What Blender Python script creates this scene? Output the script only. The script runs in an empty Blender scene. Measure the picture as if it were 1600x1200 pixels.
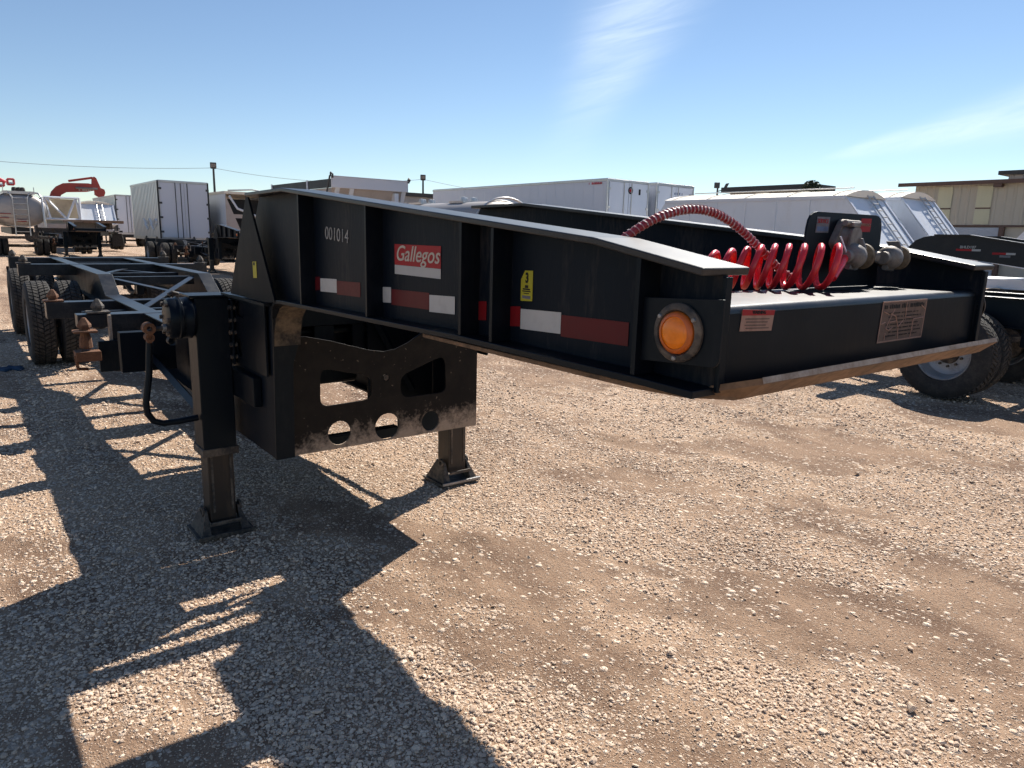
import bpy, bmesh, math, random
import numpy as np
from mathutils import Vector, Matrix
from mathutils.geometry import tessellate_polygon

random.seed(7)
rng = np.random.default_rng(11)
SC = bpy.context.scene
COL = SC.collection
R_ = math.radians

# ------------------------------------------------------------------ camera
cam_data = bpy.data.cameras.new('camera')
cam = bpy.data.objects.new('camera', cam_data)
COL.objects.link(cam)
CAM_ROT = Matrix(((0.79109, 0.104601, -0.60269), (-0.61116, 0.176518, -0.771573), (0.025678, 0.978724, 0.20357)))
cam.matrix_world = Matrix.Translation((0, 0, 1.7)) @ CAM_ROT.to_4x4()
cam_data.sensor_width = 36.0
cam_data.sensor_fit = 'HORIZONTAL'
cam_data.lens = 36.0 * 1106 / 1600
cam_data.clip_start = 0.05
cam_data.clip_end = 6000
SC.camera = cam

# ------------------------------------------------------------------ sky, sun, exposure
SUN_EL, SUN_AZ = 43.9, 66.0            # azimuth from +Y towards +X
SUN_STRENGTH = 5.0
SKY_STRENGTH = 0.074
SC.render.engine = 'CYCLES'
SC.cycles.use_light_tree = False; SC.cycles.max_bounces = 4; SC.cycles.diffuse_bounces = 2; SC.cycles.glossy_bounces = 2; SC.cycles.transmission_bounces = 2
SC.cycles.caustics_reflective = False; SC.cycles.caustics_refractive = False
SC.view_settings.view_transform = 'Standard'
SC.view_settings.look = 'None'
SC.view_settings.exposure = 0.70
SC.view_settings.gamma = 1.0
SC.view_settings.use_curve_mapping = False

world = bpy.data.worlds.new('World')
SC.world = world
world.use_nodes = True; world.cycles.sampling_method = 'MANUAL'; world.cycles.sample_map_resolution = 512
WN, WL = world.node_tree.nodes, world.node_tree.links
WN.clear()


def wmath(op, a, b=None, clamp=False):
    n = WN.new('ShaderNodeMath'); n.operation = op; n.use_clamp = clamp
    for i, v in enumerate((a, b)):
        if v is None: continue
        if isinstance(v, (int, float)): n.inputs[i].default_value = v
        else: WL.new(v, n.inputs[i])
    return n.outputs[0]


sky = WN.new('ShaderNodeTexSky')
sky.sky_type = 'NISHITA'
sky.sun_disc = False
sky.sun_elevation = R_(SUN_EL)
sky.sun_rotation = R_(SUN_AZ)
sky.altitude = 900
sky.air_density = 1.0
sky.dust_density = 0.0
sky.ozone_density = 2.2
tc = WN.new('ShaderNodeTexCoord')
sep = WN.new('ShaderNodeSeparateXYZ'); WL.new(tc.outputs['Generated'], sep.inputs[0])
az = wmath('MULTIPLY', wmath('ARCTAN2', sep.outputs[0], sep.outputs[1]), 180 / math.pi)
el = wmath('MULTIPLY', wmath('ARCSINE', sep.outputs[2]), 180 / math.pi)
# thin cirrus: streaky noise in azimuth/elevation
cmb = WN.new('ShaderNodeCombineXYZ')
WL.new(wmath('ADD', wmath('MULTIPLY', az, 0.10), wmath('MULTIPLY', el, -0.05)), cmb.inputs[0])
WL.new(wmath('ADD', wmath('MULTIPLY', el, 0.55), wmath('MULTIPLY', az, -0.13)), cmb.inputs[1])
nz = WN.new('ShaderNodeTexNoise'); nz.inputs['Scale'].default_value = 1.3
nz.inputs['Detail'].default_value = 9; nz.inputs['Roughness'].default_value = 0.62
nz.inputs['Distortion'].default_value = 0.6
WL.new(cmb.outputs[0], nz.inputs['Vector'])
streak = wmath('MULTIPLY', wmath('SUBTRACT', nz.outputs[0], 0.36), 3.2, True)


def gauss(v, c, s):
    d = wmath('SUBTRACT', v, c)
    d = wmath('DIVIDE', d, s) if not isinstance(s, (int, float)) else wmath('MULTIPLY', d, 1.0 / s)
    return wmath('EXPONENT', wmath('MULTIPLY', wmath('POWER', wmath('ABSOLUTE', d), 2.6), -1.0))


# a tall wisp and a long low band of cirrus
ca = wmath('ADD', 43.0, wmath('MULTIPLY', wmath('SUBTRACT', el, 9.0), 0.52))
mA = wmath('MULTIPLY', gauss(az, ca, wmath('ADD', 2.0, wmath('MULTIPLY', wmath('ABSOLUTE', wmath('SUBTRACT', el, 8.0)), 0.20))), gauss(el, 16.5, 7.5))
cb = wmath('ADD', 6.15, wmath('MULTIPLY', wmath('SUBTRACT', az, 61.0), 0.22))
wb = wmath('ADD', 0.12, wmath('MULTIPLY', wmath('MAXIMUM', wmath('SUBTRACT', az, 59.5), 0.0), 0.105))
mB = wmath('MULTIPLY', gauss(el, cb, wb), wmath('MULTIPLY', wmath('SUBTRACT', az, 60.0), 0.4, True))
mB = wmath('MULTIPLY', mB, wmath('MULTIPLY', wmath('SUBTRACT', 100.0, az), 0.06, True))
mask = wmath('ADD', wmath('MULTIPLY', mA, 0.46), wmath('MULTIPLY', mB, 0.42))
cl = wmath('MULTIPLY', mask, wmath('ADD', 0.42, wmath('MULTIPLY', streak, 0.58)), True)
mixc = WN.new('ShaderNodeMix'); mixc.data_type = 'RGBA'
WL.new(cl, mixc.inputs['Factor'])
WL.new(sky.outputs[0], mixc.inputs['A'])
mixc.inputs['B'].default_value = (9.5, 10.6, 11.6, 1)
bg = WN.new('ShaderNodeBackground'); bg.inputs[1].default_value = SKY_STRENGTH
WL.new(mixc.outputs['Result'], bg.inputs[0])
wo = WN.new('ShaderNodeOutputWorld'); WL.new(bg.outputs[0], wo.inputs[0])

sun_data = bpy.data.lights.new('sun', 'SUN')
sun_data.energy = SUN_STRENGTH
sun_data.angle = R_(0.53)
sun_data.color = (1.0, 0.94, 0.85)
sun = bpy.data.objects.new('sun', sun_data)
COL.objects.link(sun)
sun_dir = Vector((math.sin(R_(SUN_AZ)) * math.cos(R_(SUN_EL)), math.cos(R_(SUN_AZ)) * math.cos(R_(SUN_EL)), math.sin(R_(SUN_EL))))
sun.rotation_euler = sun_dir.to_track_quat('Z', 'Y').to_euler()
sun.location = sun_dir * 60

# ------------------------------------------------------------------ materials
MATS = {}


def nodes_of(name):
    m = bpy.data.materials.new(name); m.use_nodes = True
    nt = m.node_tree; b = nt.nodes['Principled BSDF']
    MATS[name] = m
    return m, nt, b


def noise(nt, scale, detail=4, rough=0.55, vec=None, dist=0.0):
    n = nt.nodes.new('ShaderNodeTexNoise')
    n.inputs['Scale'].default_value = scale; n.inputs['Detail'].default_value = detail
    n.inputs['Roughness'].default_value = rough; n.inputs['Distortion'].default_value = dist
    if vec is not None: nt.links.new(vec, n.inputs['Vector'])
    return n.outputs[0]


def ramp(nt, fac, p0, p1, c0=(0, 0, 0, 1), c1=(1, 1, 1, 1)):
    r = nt.nodes.new('ShaderNodeValToRGB')
    r.color_ramp.elements[0].position = p0; r.color_ramp.elements[1].position = p1
    r.color_ramp.elements[0].color = c0; r.color_ramp.elements[1].color = c1
    nt.links.new(fac, r.inputs[0])
    return r.outputs[0]


def mixrgb(nt, fac, a, b):
    n = nt.nodes.new('ShaderNodeMix'); n.data_type = 'RGBA'
    for k, v in (('Factor', fac), ('A', a), ('B', b)):
        if isinstance(v, (int, float)): n.inputs[k].default_value = v
        elif isinstance(v, tuple): n.inputs[k].default_value = v if len(v) == 4 else v + (1,)
        else: nt.links.new(v, n.inputs[k])
    return n.outputs['Result']


def nmath(nt, op, a, b=None, clamp=False):
    n = nt.nodes.new('ShaderNodeMath'); n.operation = op; n.use_clamp = clamp
    for i, v in enumerate((a, b)):
        if v is None: continue
        if isinstance(v, (int, float)): n.inputs[i].default_value = v
        else: nt.links.new(v, n.inputs[i])
    return n.outputs[0]


def objco(nt, scale=(1, 1, 1)):
    t = nt.nodes.new('ShaderNodeTexCoord'); mp = nt.nodes.new('ShaderNodeMapping')
    mp.inputs['Scale'].default_value = scale
    nt.links.new(t.outputs['Object'], mp.inputs[0])
    return mp.outputs[0]


def bump(nt, b, h, strength=0.3, dist=0.01):
    n = nt.nodes.new('ShaderNodeBump'); n.inputs['Strength'].default_value = strength
    n.inputs['Distance'].default_value = dist
    nt.links.new(h, n.inputs['Height']); nt.links.new(n.outputs[0], b.inputs['Normal'])


def worn(name, base, dirt, rough=(0.35, 0.6), amount=(0.5, 0.75), dscale=6, metal=0.0, spec=0.5, bumps=0.06, streak=1.0, maxd=1.0, fine=60):
    """paint or metal with patchy dirt of its own"""
    m, nt, b = nodes_of(name)
    v = objco(nt, (1, 1, 1.0 / streak))
    n1 = noise(nt, dscale, 4, 0.65, v)
    n2 = noise(nt, fine, 2, 0.7, v)
    f = nmath(nt, 'ADD', nmath(nt, 'MULTIPLY', n1, 0.7), nmath(nt, 'MULTIPLY', n2, 0.3))
    fac = ramp(nt, f, amount[0], amount[1])
    if maxd < 1: fac = nmath(nt, 'MULTIPLY', fac, maxd)
    nt.links.new(mixrgb(nt, fac, base, dirt), b.inputs['Base Color'])
    r = nmath(nt, 'ADD', rough[0], nmath(nt, 'MULTIPLY', f, (rough[1] - rough[0]) * 1.4))
    nt.links.new(r, b.inputs['Roughness'])
    b.inputs['Metallic'].default_value = metal
    b.inputs['Specular IOR Level'].default_value = spec
    if bumps: bump(nt, b, f, bumps, 0.01)
    return m


black = worn('black_paint', (0.0045, 0.0062, 0.0100), (0.060, 0.054, 0.048), (0.22, 0.48), (0.50, 0.80), 5, streak=4.0, maxd=0.26, spec=0.17, bumps=0.04)
black_web = worn('black_paint_streaked', (0.006, 0.0088, 0.0145), (0.12, 0.10, 0.082), (0.36, 0.56), (0.50, 0.70), 3.2, streak=5.0, maxd=0.34, spec=0.12, bumps=0.16, fine=85)
black_clean = worn('black_paint_clean', (0.0045, 0.0058, 0.0085), (0.04, 0.036, 0.032), (0.42, 0.60), (0.52, 0.80), 7, streak=3.0, maxd=0.15, spec=0.09, bumps=0.03)
for mm_ in (black, black_web, black_clean): mm_.node_tree.nodes['Principled BSDF'].inputs['Specular Tint'].default_value = (0.62, 0.84, 1.0, 1)
black_top = worn('black_paint_dusty', (0.006, 0.008, 0.012), (0.12, 0.11, 0.10), (0.30, 0.50), (0.46, 0.85), 7, maxd=0.40, spec=0.30, bumps=0.03)
for mm_ in (black_top,):
    bb_ = mm_.node_tree.nodes['Principled BSDF']
    bb_.inputs['Coat Weight'].default_value = 0.22; bb_.inputs['Coat Roughness'].default_value = 0.25
black_far = worn('black_paint_plain', (0.006, 0.007, 0.010), (0.08, 0.07, 0.06), (0.3, 0.55), (0.5, 0.85), 3, maxd=0.4, spec=0.4)
m, nt, b = nodes_of('black_paint_muddy')      # caked mud along the bottom edge of the landing-gear panel
v = objco(nt)
sx = nt.nodes.new('ShaderNodeSeparateXYZ'); nt.links.new(v, sx.inputs[0])
nA = noise(nt, 7, 6, 0.7, v); nB = noise(nt, 45, 5, 0.75, v)
h = nmath(nt, 'ADD', sx.outputs[2], nmath(nt, 'ADD', nmath(nt, 'MULTIPLY', nA, -0.34), nmath(nt, 'MULTIPLY', nB, -0.22)))
h = nmath(nt, 'ADD', h, nmath(nt, 'MULTIPLY', sx.outputs[0], -0.05))
mud = ramp(nt, h, 0.29, 0.41, (1, 1, 1, 1), (0, 0, 0, 1))
spots = ramp(nt, noise(nt, 38, 3, 0.5, v), 0.68, 0.72)
f = nmath(nt, 'MAXIMUM', mud, nmath(nt, 'MULTIPLY', spots, 0.35))
basec = mixrgb(nt, ramp(nt, nA, 0.4, 0.75), (0.005, 0.005, 0.006), (0.017, 0.0145, 0.0125))
nt.links.new(mixrgb(nt, f, basec, mixrgb(nt, nB, (0.26, 0.195, 0.145), (0.44, 0.35, 0.27))), b.inputs['Base Color'])
nt.links.new(nmath(nt, 'ADD', 0.42, nmath(nt, 'MULTIPLY', f, 0.5)), b.inputs['Roughness']); b.inputs['Specular IOR Level'].default_value = 0.15
bump(nt, b, nmath(nt, 'ADD', nmath(nt, 'MULTIPLY', f, 0.6), nmath(nt, 'MULTIPLY', nB, 0.4)), 0.5, 0.006)
MUDDY = m

worn('dirty_plate', (0.21, 0.122, 0.066), (0.045, 0.030, 0.02), (0.6, 0.9), (0.42, 0.72), 16, fine=70, bumps=0.2)
worn('pale_edge', (0.42, 0.345, 0.275), (0.20, 0.14, 0.095), (0.5, 0.8), (0.4, 0.7), 22, fine=80)  # pale tan; on the nose lip it paints the sunlit rim
worn('tan_primer', (0.115, 0.085, 0.055), (0.018, 0.015, 0.013), (0.5, 0.8), (0.40, 0.62), 14)
worn('rust', (0.17, 0.075, 0.035), (0.06, 0.03, 0.02), (0.7, 0.95), (0.4, 0.7), 25, bumps=0.4)
worn('oily_rust', (0.018, 0.012, 0.009), (0.065, 0.040, 0.023), (0.28, 0.6), (0.5, 0.75), 12, streak=5, bumps=0.1)
worn('dusty_black', (0.022, 0.020, 0.020), (0.20, 0.155, 0.115), (0.5, 0.85), (0.42, 0.72), 13, bumps=0.2)
worn('tyre_rubber', (0.013, 0.013, 0.014), (0.085, 0.075, 0.065), (0.7, 0.9), (0.45, 0.8), 10, maxd=0.75, bumps=0.15)
worn('tyre_tread', (0.022, 0.021, 0.020), (0.13, 0.115, 0.10), (0.75, 0.95), (0.4, 0.75), 12, maxd=0.8, bumps=0.25)
worn('rim_grey', (0.33, 0.34, 0.36), (0.14, 0.12, 0.10), (0.4, 0.65), (0.5, 0.8), 9, metal=0.4)
worn('red_hose', (0.80, 0.020, 0.030), (0.74, 0.06, 0.06), (0.24, 0.38), (0.5, 0.8), 20, bumps=0.02)
hb_ = MATS['red_hose'].node_tree.nodes['Principled BSDF']
hb_.inputs['Specular IOR Level'].default_value = 0.6
worn('red_hose_faded', (0.34, 0.018, 0.028), (0.36, 0.10, 0.10), (0.35, 0.5), (0.5, 0.8), 20, bumps=0.02)
worn('guard_wire', (0.50, 0.20, 0.20), (0.70, 0.62, 0.60), (0.35, 0.5), (0.45, 0.6), 60)
worn('cast_grey', (0.25, 0.225, 0.205), (0.13, 0.105, 0.085), (0.4, 0.7), (0.45, 0.75), 28, metal=0.35, bumps=0.15)
worn('rubber_cup', (0.11, 0.075, 0.045), (0.25, 0.19, 0.12), (0.6, 0.8), (0.4, 0.7), 40)
worn('tape_white', (0.48, 0.47, 0.45), (0.30, 0.28, 0.26), (0.35, 0.5), (0.5, 0.8), 20, maxd=0.5, spec=0.2, bumps=0)
worn('tape_red', (0.10, 0.008, 0.012), (0.06, 0.02, 0.02), (0.35, 0.5), (0.5, 0.8), 20, maxd=0.6, spec=0.2, bumps=0)
worn('tape_red_bright', (0.20, 0.008, 0.012), (0.10, 0.02, 0.02), (0.35, 0.5), (0.5, 0.8), 20, maxd=0.5, spec=0.2, bumps=0)
worn('decal_red', (0.33, 0.020, 0.025), (0.25, 0.06, 0.06), (0.4, 0.55), (0.5, 0.8), 25, maxd=0.4, spec=0.2, bumps=0)
worn('decal_cream', (0.46, 0.42, 0.36), (0.36, 0.31, 0.26), (0.4, 0.55), (0.5, 0.8), 25, maxd=0.5, spec=0.2, bumps=0)
worn('decal_white', (0.42, 0.42, 0.41), (0.32, 0.31, 0.30), (0.4, 0.55), (0.5, 0.8), 25, maxd=0.5, spec=0.2, bumps=0)
worn('decal_ink', (0.012, 0.012, 0.012), (0.03, 0.03, 0.03), (0.5, 0.6), spec=0.2, bumps=0)
worn('decal_yellow', (0.40, 0.36, 0.028), (0.30, 0.29, 0.07), (0.4, 0.55), (0.5, 0.8), 25, maxd=0.6, spec=0.2, bumps=0)
worn('decal_brown', (0.145, 0.095, 0.075), (0.085, 0.06, 0.055), (0.35, 0.5), (0.45, 0.7), 40, spec=0.2, bumps=0)
worn('decal_pink', (0.36, 0.22, 0.17), (0.26, 0.15, 0.11), (0.4, 0.55), (0.45, 0.7), 40, spec=0.2, bumps=0)
worn('decal_grey', (0.16, 0.17, 0.19), (0.10, 0.10, 0.11), (0.4, 0.55), (0.45, 0.7), 40, spec=0.2, bumps=0)
worn('decal_blue', (0.10, 0.16, 0.27), (0.08, 0.10, 0.15), (0.4, 0.55), (0.45, 0.7), 40, spec=0.2, bumps=0)
worn('stencil_paint', (0.36, 0.36, 0.345), (0.16, 0.16, 0.16), (0.5, 0.7), (0.45, 0.7), 60, spec=0.2, bumps=0)
worn('bolt_steel', (0.30, 0.30, 0.30), (0.16, 0.13, 0.11), (0.35, 0.6), metal=0.7)
worn('white_paint', (0.66, 0.70, 0.76), (0.48, 0.46, 0.44), (0.35, 0.55), (0.52, 0.82), 2.0, maxd=0.55, bumps=0.01, streak=3)
worn('cream_tarp', (0.80, 0.73, 0.62), (0.62, 0.54, 0.44), (0.6, 0.8), (0.5, 0.8), 2.0, maxd=0.6, bumps=0.05)
worn('van_white', (0.60, 0.63, 0.70), (0.46, 0.46, 0.47), (0.3, 0.45), (0.55, 0.85), 1.5, maxd=0.4, bumps=0.0, streak=3)
worn('van_silver', (0.62, 0.63, 0.64), (0.42, 0.40, 0.38), (0.28, 0.42), (0.5, 0.8), 1.5, metal=0.65, maxd=0.5, bumps=0.0, streak=3)
worn('aluminium', (0.55, 0.54, 0.53), (0.34, 0.31, 0.28), (0.28, 0.45), (0.5, 0.8), 4, metal=0.85, maxd=0.6, bumps=0.02)
worn('tank_aluminium', (0.40, 0.37, 0.35), (0.30, 0.27, 0.25), (0.42, 0.55), (0.5, 0.8), 1.2, metal=0.55, maxd=0.6, bumps=0.02)
worn('beige_paint', (0.50, 0.42, 0.30), (0.36, 0.29, 0.21), (0.45, 0.6), (0.5, 0.8), 3)
worn('taupe_paint', (0.42, 0.37, 0.34), (0.32, 0.27, 0.24), (0.45, 0.6), (0.5, 0.8), 3)
worn('excavator_orange', (0.36, 0.040, 0.022), (0.24, 0.045, 0.03), (0.35, 0.5), (0.5, 0.8), 2)
worn('lift_red', (0.50, 0.03, 0.045), (0.32, 0.06, 0.06), (0.35, 0.5), (0.5, 0.8), 2)
worn('wall_beige', (0.40, 0.375, 0.315), (0.34, 0.315, 0.26), (0.45, 0.6), (0.45, 0.8), 0.6, streak=6, bumps=0.0)
worn('skylight_panel', (0.48, 0.47, 0.33), (0.40, 0.385, 0.27), (0.3, 0.5), (0.45, 0.8), 1.5, streak=4, bumps=0.0)
worn('wall_grey', (0.27, 0.28, 0.30), (0.22, 0.22, 0.23), (0.45, 0.6), (0.45, 0.8), 0.6, bumps=0.0)
worn('brown_trim', (0.085, 0.045, 0.033), (0.06, 0.036, 0.028), (0.4, 0.6), bumps=0.0)
worn('roof_rust', (0.20, 0.115, 0.085), (0.30, 0.24, 0.21), (0.4, 0.6), (0.4, 0.7), 1.2, bumps=0.0)
worn('door_blue', (0.33, 0.37, 0.43), (0.28, 0.31, 0.36), (0.4, 0.6), bumps=0.0)
worn('dark_roof', (0.035, 0.04, 0.045), (0.05, 0.05, 0.05), (0.6, 0.8), bumps=0.0)
worn('pole_dark', (0.045, 0.05, 0.055), (0.07, 0.07, 0.07), (0.5, 0.7), bumps=0.0)
worn('wood_deck', (0.23, 0.155, 0.105), (0.14, 0.09, 0.06), (0.7, 0.9), (0.4, 0.7), 5)
worn('blue_rag', (0.02, 0.055, 0.11), (0.05, 0.06, 0.07), (0.8, 0.9))
worn('leaf_dark', (0.035, 0.05, 0.025), (0.06, 0.075, 0.035), (0.6, 0.8))
m, nt, b = nodes_of('amber_lens')
v = objco(nt)
nt.links.new(mixrgb(nt, ramp(nt, noise(nt, 45, 4, 0.6, v), 0.35, 0.75), (0.92, 0.23, 0.004), (0.78, 0.18, 0.006)), b.inputs['Base Color'])
b.inputs['Roughness'].default_value = 0.22
bump(nt, b, noise(nt, 160, 2, 0.5, v), 0.12, 0.002)
m, nt, b = nodes_of('amber_rim')
b.inputs['Base Color'].default_value = (0.50, 0.105, 0.010, 1); b.inputs['Roughness'].default_value = 0.35
m, nt, b = nodes_of('glass_dark')
b.inputs['Base Color'].default_value = (0.02, 0.025, 0.03, 1); b.inputs['Roughness'].default_value = 0.08

# ground: packed caliche dirt with fine gravel
m, nt, b = nodes_of('caliche_ground')
geo = nt.nodes.new('ShaderNodeNewGeometry')
P = geo.outputs['Position']
mpv = nt.nodes.new('ShaderNodeMapping'); mpv.inputs['Rotation'].default_value = (0, 0, R_(-28)); mpv.inputs['Scale'].default_value = (1.0, 0.42, 1)
nt.links.new(P, mpv.inputs[0])
nL = noise(nt, 0.55, 5, 0.62, mpv.outputs[0])
nM = noise(nt, 2.6, 5, 0.65, mpv.outputs[0])
nF = noise(nt, 60, 4, 0.72, P)
vor = nt.nodes.new('ShaderNodeTexVoronoi'); vor.inputs['Scale'].default_value = 46; vor.inputs['Randomness'].default_value = 1
nt.links.new(P, vor.inputs['Vector'])
vor2 = nt.nodes.new('ShaderNodeTexVoronoi'); vor2.inputs['Scale'].default_value = 21; vor2.inputs['Randomness'].default_value = 1
nt.links.new(P, vor2.inputs['Vector'])
dirt = mixrgb(nt, ramp(nt, nM, 0.38, 0.60), (0.226, 0.142, 0.093), (0.493, 0.337, 0.225))
dirt = mixrgb(nt, nmath(nt, 'MULTIPLY', ramp(nt, nL, 0.46, 0.66), 0.8), dirt, (0.567, 0.395, 0.268))
att = nt.nodes.new('ShaderNodeAttribute'); att.attribute_name = 'gravel_density'
dens = nmath(nt, 'ADD', att.outputs['Fac'], nmath(nt, 'MULTIPLY', nmath(nt, 'SUBTRACT', noise(nt, 7, 3, 0.6, P), 0.5), 0.16))
bare = ramp(nt, dens, 0.405, 0.475, (1, 1, 1, 1), (0, 0, 0, 1))
dirt = mixrgb(nt, nmath(nt, 'MULTIPLY', bare, 0.78), dirt, mixrgb(nt, ramp(nt, nM, 0.42, 0.58), (0.163, 0.101, 0.068), (0.299, 0.195, 0.130)))
dirt = mixrgb(nt, nmath(nt, 'MULTIPLY', ramp(nt, nF, 0.42, 0.7), 0.45), dirt, (0.189, 0.121, 0.083))
sepc = nt.nodes.new('ShaderNodeSeparateColor'); nt.links.new(vor.outputs['Color'], sepc.inputs[0])
sepc2 = nt.nodes.new('ShaderNodeSeparateColor'); nt.links.new(vor2.outputs['Color'], sepc2.inputs[0])
thr = nmath(nt, 'ADD', nmath(nt, 'ADD', 0.06, nmath(nt, 'MULTIPLY', nM, 0.76)), nmath(nt, 'MULTIPLY', bare, 0.38))
peb = nmath(nt, 'MULTIPLY', nmath(nt, 'GREATER_THAN', sepc.outputs[0], thr), nmath(nt, 'LESS_THAN', vor.outputs['Distance'], 0.44))
peb2 = nmath(nt, 'MULTIPLY', nmath(nt, 'GREATER_THAN', sepc2.outputs[0], nmath(nt, 'ADD', thr, 0.05)), nmath(nt, 'LESS_THAN', vor2.outputs['Distance'], 0.40))
stone_c = mixrgb(nt, sepc.outputs[1], (0.504, 0.380, 0.288), (0.903, 0.741, 0.594))
vor3 = nt.nodes.new('ShaderNodeTexVoronoi'); vor3.inputs['Scale'].default_value = 120; nt.links.new(P, vor3.inputs['Vector'])
sepc3 = nt.nodes.new('ShaderNodeSeparateColor'); nt.links.new(vor3.outputs['Color'], sepc3.inputs[0])
peb3 = nmath(nt, 'MULTIPLY', nmath(nt, 'GREATER_THAN', sepc3.outputs[0], 0.62), nmath(nt, 'LESS_THAN', vor3.outputs['Distance'], 0.42))
dirt = mixrgb(nt, nmath(nt, 'MULTIPLY', peb3, 0.7), dirt, mixrgb(nt, sepc3.outputs[1], (0.252, 0.165, 0.118), (0.756, 0.595, 0.453)))
colr = mixrgb(nt, nmath(nt, 'MULTIPLY', nmath(nt, 'MAXIMUM', peb, peb2), 0.85), dirt, stone_c)
nt.links.new(colr, b.inputs['Base Color'])
b.inputs['Roughness'].default_value = 0.95
b.inputs['Specular IOR Level'].default_value = 0.15
hp = nmath(nt, 'MULTIPLY', peb, nmath(nt, 'SUBTRACT', 0.46, vor.outputs['Distance']))
hp2 = nmath(nt, 'MULTIPLY', peb2, nmath(nt, 'SUBTRACT', 0.42, vor2.outputs['Distance']))
hh = nmath(nt, 'ADD', nmath(nt, 'MULTIPLY', hp, 1.4), nmath(nt, 'MULTIPLY', hp2, 2.4))
hh = nmath(nt, 'ADD', hh, nmath(nt, 'MULTIPLY', nmath(nt, 'MULTIPLY', peb3, nmath(nt, 'SUBTRACT', 0.44, vor3.outputs['Distance'])), 0.7))
hh = nmath(nt, 'ADD', hh, nmath(nt, 'MULTIPLY', nF, 0.62))
bump(nt, b, hh, 1.0, 0.022)

m, nt, b = nodes_of('gravel_stone')
geo = nt.nodes.new('ShaderNodeNewGeometry')
c1 = ramp(nt, geo.outputs['Random Per Island'], 0.0, 1.0, (0.326, 0.234, 0.175, 1), (0.861, 0.692, 0.542, 1))
e = nt.nodes[-1].color_ramp.elements.new(0.45); e.color = (0.619, 0.463, 0.340, 1)
c2 = mixrgb(nt, nmath(nt, 'MULTIPLY', noise(nt, 70, 2, 0.65, geo.outputs['Position']), 0.75), c1, (0.651, 0.497, 0.367))
nt.links.new(c2, b.inputs['Base Color'])
b.inputs['Roughness'].default_value = 0.9; b.inputs['Specular IOR Level'].default_value = 0.2


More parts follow.
